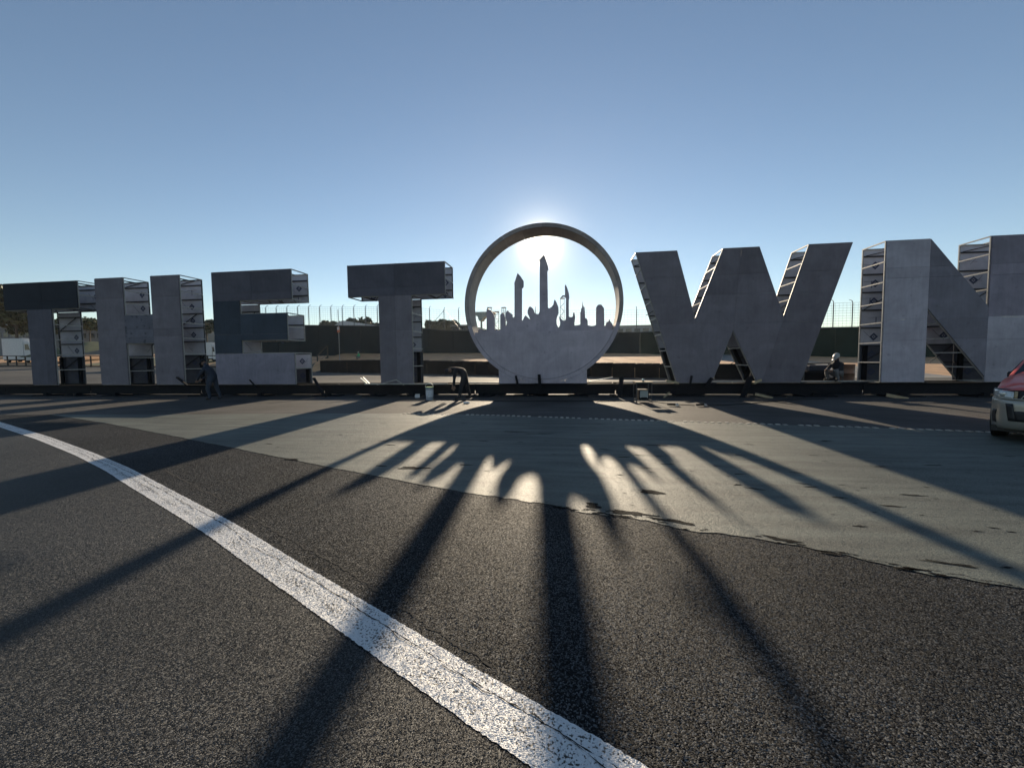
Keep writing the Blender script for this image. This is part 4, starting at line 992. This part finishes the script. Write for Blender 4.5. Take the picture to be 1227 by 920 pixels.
block('long grey grandstand building behind the left bank', -40, 38, 393, 408, 118, m_grey_b, 12, 9)
block('grey shed beyond the green bank left of the H', 96, 124, 394, 409, 118, m_grey_b, 10, 3)
# raised grass bank left of the H
a = at(96, 424, 84); 
b = MB(); V = []
for i in range(14):
    px = 88+i*4; top_ = 404+(i-2)*1.6 if i > 2 else 405; p = at(px, max(404, 409+abs(i-5)*.8), 88)
    V += [(p.x, 77, 3.6), (p.x, 88, p.z), (p.x-4, 100, p.z)]
b.add(V, [(i*3+j, i*3+j+1, (i+1)*3+j+1, (i+1)*3+j) for i in range(13) for j in range(2)])
o = b.build('grass_bank', m_grass, None, True); o['kind'] = 'structure'
# white box truck at far left, white van between H and E
def truck(label, px0, px1, pyt, pyb, Y, cab=True, name='box_truck', cat='truck'):
    a = at(px0, pyb, Y); b = at(px1, pyt, Y); z0 = H((a.x+b.x)/2, Y); w_ = b.x-a.x; h_ = b.z-z0
    t = thing(name, label, cat, ((a.x+b.x)/2, Y, z0))
    cw = w_*.27 if cab else w_*.3
    MB().box((-w_/2,0,.75), (w_/2-cw,2.4,h_)).build('cargo_box', m_white, t, bevel=.05)
    hc = h_*.86
    b_ = MB().prism([(w_/2-cw+.1,.5),(w_/2-cw+.1,hc),(w_/2-cw*.35,hc),(w_/2,hc*.6),(w_/2,.5)], .05, 2.35).build('cab', m_white, t, bevel=.06)
    MB().prism([(w_/2-cw*.8,hc*.6),(w_/2-cw*.8,hc*.88),(w_/2-cw*.38,hc*.88),(w_/2-cw*.15,hc*.6)], .02, .045).build('side_window', m_win, t)
    for x in (-w_*.33, w_*.33):
        for y in (.1, 2.1): MB().bar((x,y,.45), (x,y+.25,.45), .95, n=16).build('wheel', m_rubber, t)
    MB().box((-w_/2,.2,.5), (w_/2-.3,2.2,.72)).build('chassis', m_steel_dark, t)
truck('white box truck parked behind the low fence at the far left', 3, 36, 405, 425, 80)
truck('small white van parked behind the low fence between H and E', 244, 257, 410, 422, 80, name='van', cat='van')
# pale canopy mast and scaffold towers seen through the disc
p0 = at(577, 396, 88)
zt = at(577, 376, 88).z
t = thing('canopy_mast', 'pale mast with a wide dish canopy seen at the left inside the disc', 'mast', (p0.x, 88, H(p0.x, 88)))
zz = zt-H(p0.x, 88); m_mast = material('pale_mast', (.3,.36,.34), .6, .2)
MB().bar((0,0,0), (0,0,zz-1), .7, n=8, w2=.4).build('mast', m_mast, t)
MB().prism([(-.3,zz-1.6),(-.6,zz-.6),(-2.4,zz),(-2.2,zz+.3),(3,zz+.3),(3.2,zz),(.8,zz-.9),(.3,zz-1.6)], -1.2, 1.2).build('canopy', m_mast, t)
def lattice(label, px, pyt, Y):
    p = at(px, 398, Y); zt = at(px, pyt, Y).z; z0 = H(p.x, Y); t = thing('lattice_mast', label, 'mast', (p.x, Y, z0)); h_ = zt-z0; s = .4
    b = MB()
    for x, y in ((-s,-s),(s,-s),(s,s),(-s,s)): b.bar((x,y,0), (x,y,h_), .07)
    b.build('legs', m_tube, t); b = MB(); z = 0; k = 0
    while z+.9 < h_: b.bar((-s if k % 2 else s,-s,z), (s if k % 2 else -s,-s,z+.9), .05); b.bar((-s if k % 2 else s,s,z), (s if k % 2 else -s,s,z+.9), .05); z += .9; k += 1
    b.build('lacing', m_tube, t); MB().box((-.5,-.5,h_), (.5,.5,h_+.12)).build('head_plate', m_tube, t)
lattice('slim lattice mast left of the first guitar inside the disc', 587, 369, 86)
lattice('slim lattice mast just left of the guitar neck inside the disc', 604, 369, 86)
lattice('slim lattice mast between the two towers left inside the disc', 595.5, 374, 86)
lattice('slim pale mast beside the thin guitar inside the disc', 674, 358, 86)

# ---------------------------------------------------------------- car
m_red = material('red_paint', (.62,.085,.06), .28, .05, 2, spec=.6)  # car red, with sun reflection on the bonnet brightened into the colour
m_bump = material('champagne_bumper', (.44,.415,.36), .34, .06, 2, metal=.5)
m_black = material('black_trim', (.012,.012,.014), .5, .1)
m_glass = material('tinted_glass', (.02,.025,.03), .08, .1)
m_lamp = material('lamp_glass', (.62,.62,.58), .12, .1, 20, metal=.4)
m_plate = material('plate_grey', (.45,.46,.48), .5, .1)
HW = .89
def Fy(x, z):
    """front surface of the car: distance back from the nose for side position x, height z (front = -y)"""
    a = min(1, abs(x)/HW); plan = .10*a*a+.42*a**7
    if z < .78: v = .02+.10*max(0, (.45-z)/.25)**2
    else: v = .03+.10*(z-.78)/.3+.25*max(0, (z-1.02)/.1)**2*.3
    return plan+v
def front_patch(name, x0, x1, z0, z1, off, m, t, nx_=10, nz=6, thick=.02, shape=None):
    b = MB(); V = []; F = []
    for j in range(nz+1):
        for i in range(nx_+1):
            x = x0+(x1-x0)*i/nx_; z = z0+(z1-z0)*j/nz
            if shape: x, z = shape(x, z, i/nx_, j/nz)
            V.append((x, Fy(x, z)-off, z))
    k = len(V); V += [(x, y+thick, z) for x, y, z in V]; W_ = nx_+1
    for j in range(nz):
        for i in range(nx_):
            a = j*W_+i; F.append((a, a+1, a+W_+1, a+W_)); F.append((k+a, k+a+W_, k+a+W_+1, k+a+1))
    rim = [i for i in range(W_)]+[j*W_+nx_ for j in range(1, nz+1)]+[nz*W_+i for i in range(nx_-1, -1, -1)]+[j*W_ for j in range(nz-1, 0, -1)]
    for a, c in zip(rim, rim[1:]+rim[:1]): F.append((a, a+k, c+k, c))
    return b.add(V, F).build(name, m, t, True)
car = thing('pickup_truck', 'red pickup with champagne bumper and black mesh grille entering at the right edge', 'car', (0,0,0))
Lc = 4.6
# body shell as lofted sections from the bonnet back
secs = [(.42,.80,.30,.80,1.10),(.62,.885,.28,.90,1.17),(1.0,.90,.28,.97,1.27),(1.35,.90,.28,1.0,1.33),(1.7,.90,.28,1.0,1.35),(3.2,.90,.28,.98,1.3),(4.2,.89,.3,.94,1.12),(4.6,.84,.38,.86,1.05)]
V = []; 
for y, hw, zb, zs_, ztp in secs:
    half = [(hw*.96, zb), (hw, zb+.25), (hw, zs_), (hw*.93, zs_+(ztp-zs_)*.62), (hw*.72, ztp-.02), (hw*.35, ztp+.01), (0, ztp+.015)]
    for x, z in half[:-1]: V.append((-x, y, z))
    V.append((0, y, half[-1][1]))
    for x, z in half[-2::-1]: V.append((x, y, z))
n = 13; F = [(j*n+i, j*n+i+1, (j+1)*n+i+1, (j+1)*n+i) for j in range(len(secs)-1) for i in range(n-1)]
F += [tuple(range((len(secs)-1)*n, len(secs)*n)), tuple(range(n))[::-1]]+[(j*n, (j+1)*n, (j+1)*n+n-1, j*n+n-1) for j in range(len(secs)-1)]
MB().add(V, F).build('body', m_red, car, True)
# bonnet lip running down to the nose
b = MB(); V = []; nn = 14
for j in range(7):
    s_ = j/6
    for i in range(nn+1):
        x = -HW*.93+2*HW*.93*i/nn; y0 = Fy(x, 1.0)+.0; y = y0+(max(.5, y0+.02)-y0)*s_; e = abs(x)/HW
        V.append((x, y, 1.03+(.10-.17*e**4+.03*e)*math.sin(s_*PI/2)**.7-.05*e**3))
F = [(j*(nn+1)+i, j*(nn+1)+i+1, (j+1)*(nn+1)+i+1, (j+1)*(nn+1)+i) for j in range(6) for i in range(nn)]
b.add(V, F).build('bonnet_lip', m_red, car, True)
front_patch('bumper', -HW, HW, .25, .84, 0, m_bump, car, 26, 12, .06)
front_patch('nose_panel', -HW*.97, HW*.97, .84, 1.04, -.012, m_black, car, 22, 4, .04)
front_patch('lower_intake', -.60, .60, .42, .62, .012, m_black, car, 12, 4, .02, shape=lambda x, z, u, v: (x*(1-.12*(1-v)), z))
for s_ in (-1, 1):
    front_patch('fog_recess', s_*.80, s_*.872, .36, .62, .012, m_black, car, 6, 6, .02, shape=lambda x, z, u, v: (x*(1-.06*abs(v-.5)), z))
    front_patch('intake_corner', s_*.50, s_*.60, .42, .76, .013, m_black, car, 3, 5, .02, shape=lambda x, z, u, v: (x+s_*.05*v, z))
    h_ = front_patch('headlight', s_*.55, s_*.875, .86, 1.02, .012, m_lamp, car, 8, 4, .03, shape=lambda x, z, u, v: (x, z-.03*(1-u)*v))
    p = (s_*.70, Fy(.7,.94)-.03, .945); MB().ball(p, .055, 10, 8, sc=(1,.5,1)).build('reflector', m_alu, h_, True)
    front_patch('indicator', s_*.50, s_*.545, .865, 1.0, .014, m_timber, car, 2, 3, .02)
gr_ = front_patch('grille', -.46, .46, .86, 1.0, .010, m_black, car, 10, 3, .02)
b = MB()
for i in range(19):
    x = -.45+i*.05
    for sg in (1, -1):
        x1 = x+sg*.07
        if abs(x1) < .455: b.bar((x, Fy(x,.87)-.018, .87), (x1, Fy(x1,.99)-.018, .99), .007)
b.build('grille_mesh', m_alu, gr_)
front_patch('chrome_strip', -.86, .86, .842, .862, .02, m_bump, car, 20, 1, .03)
pl_ = MB().box((-.32, Fy(0,.36)-.035, .29), (.08, Fy(0,.36)-.02, .42)).build('number_plate', m_plate, car)
MB().box((-.32, Fy(0,.36)-.037, .40), (.08, Fy(0,.36)-.0355, .42)).build('plate_band', m_mark, pl_)
MB().box((-.85,.3,.18), (.85,.6,.30)).build('skid_plate', m_black, car)
# cabin
cb = [(1.6,1.20),(2.25,1.66),(3.1,1.68),(3.45,1.22)]
V = []
for y, z in cb: V += [(-.86 if z < 1.3 else -.68, y, z), (.86 if z < 1.3 else .68, y, z)]
MB().add(V, [(0,1,3,2),(2,3,5,4),(4,5,7,6),(0,2,4,6),(1,7,5,3),(0,6,7,1)]).build('cabin', m_red, car, bevel=.05)
MB().add([(-.76,1.69,1.25),(.76,1.69,1.25),(.63,2.20,1.62),(-.63,2.20,1.62),(-.76,1.665,1.27),(.76,1.665,1.27),(.63,2.175,1.64),(-.63,2.175,1.64)],[(0,3,2,1),(4,5,6,7),(0,1,5,4),(1,2,6,5),(2,3,7,6),(3,0,4,7)]).build('windscreen', m_glass, car)
for s_ in (-1,1):
    MB().add([(s_*.875,1.85,1.25),(s_*.875,3.2,1.25),(s_*.72,3.0,1.60),(s_*.72,2.3,1.60),(s_*.86,1.85,1.25),(s_*.86,3.2,1.25),(s_*.705,3.0,1.60),(s_*.705,2.3,1.60)],[(0,1,2,3),(7,6,5,4),(0,4,5,1),(1,5,6,2),(2,6,7,3),(3,7,4,0)]).build('side_window', m_glass, car)
    MB().box((s_*.83-.07,1.95,1.2),(s_*.83+.07,2.05,1.34)).build('mirror', m_black, car, bevel=.03)
    for y in (.98, 3.75):
        wh = MB().bar((s_*.70,y,.36),(s_*.91,y,.36), .72, n=24).build('wheel', m_rubber, car, bevel=.03)
        MB().bar((s_*.905,y,.36),(s_*.925,y,.36), .42, n=16).build('rim', m_alu, wh)
        MB().bar((s_*.86,y,.40),(s_*.905,y,.40), .86, n=24).build('wheel_arch', m_black, car)
car.location = (8.25, 8.0, 0); car.rotation_euler = (0, 0, math.radians(-50)); car.scale = (.92, 1, .93)

# ---------------------------------------------------------------- air
hz = MB().box((-1500,-1500,-9), (1500,1500,48))
mh = bpy.data.materials.new('haze'); mh.use_nodes = True; n = mh.node_tree.nodes; l = mh.node_tree.links
n.remove(n['Principled BSDF']); pv = n.new('ShaderNodeVolumePrincipled'); pv.inputs['Density'].default_value = .00009; pv.inputs['Color'].default_value = (.86,.93,1,1)
pv.inputs['Anisotropy'].default_value = .55; l.new(pv.outputs[0], n['Material Output'].inputs['Volume'])
o = hz.build('haze', mh); o['kind'] = 'stuff'
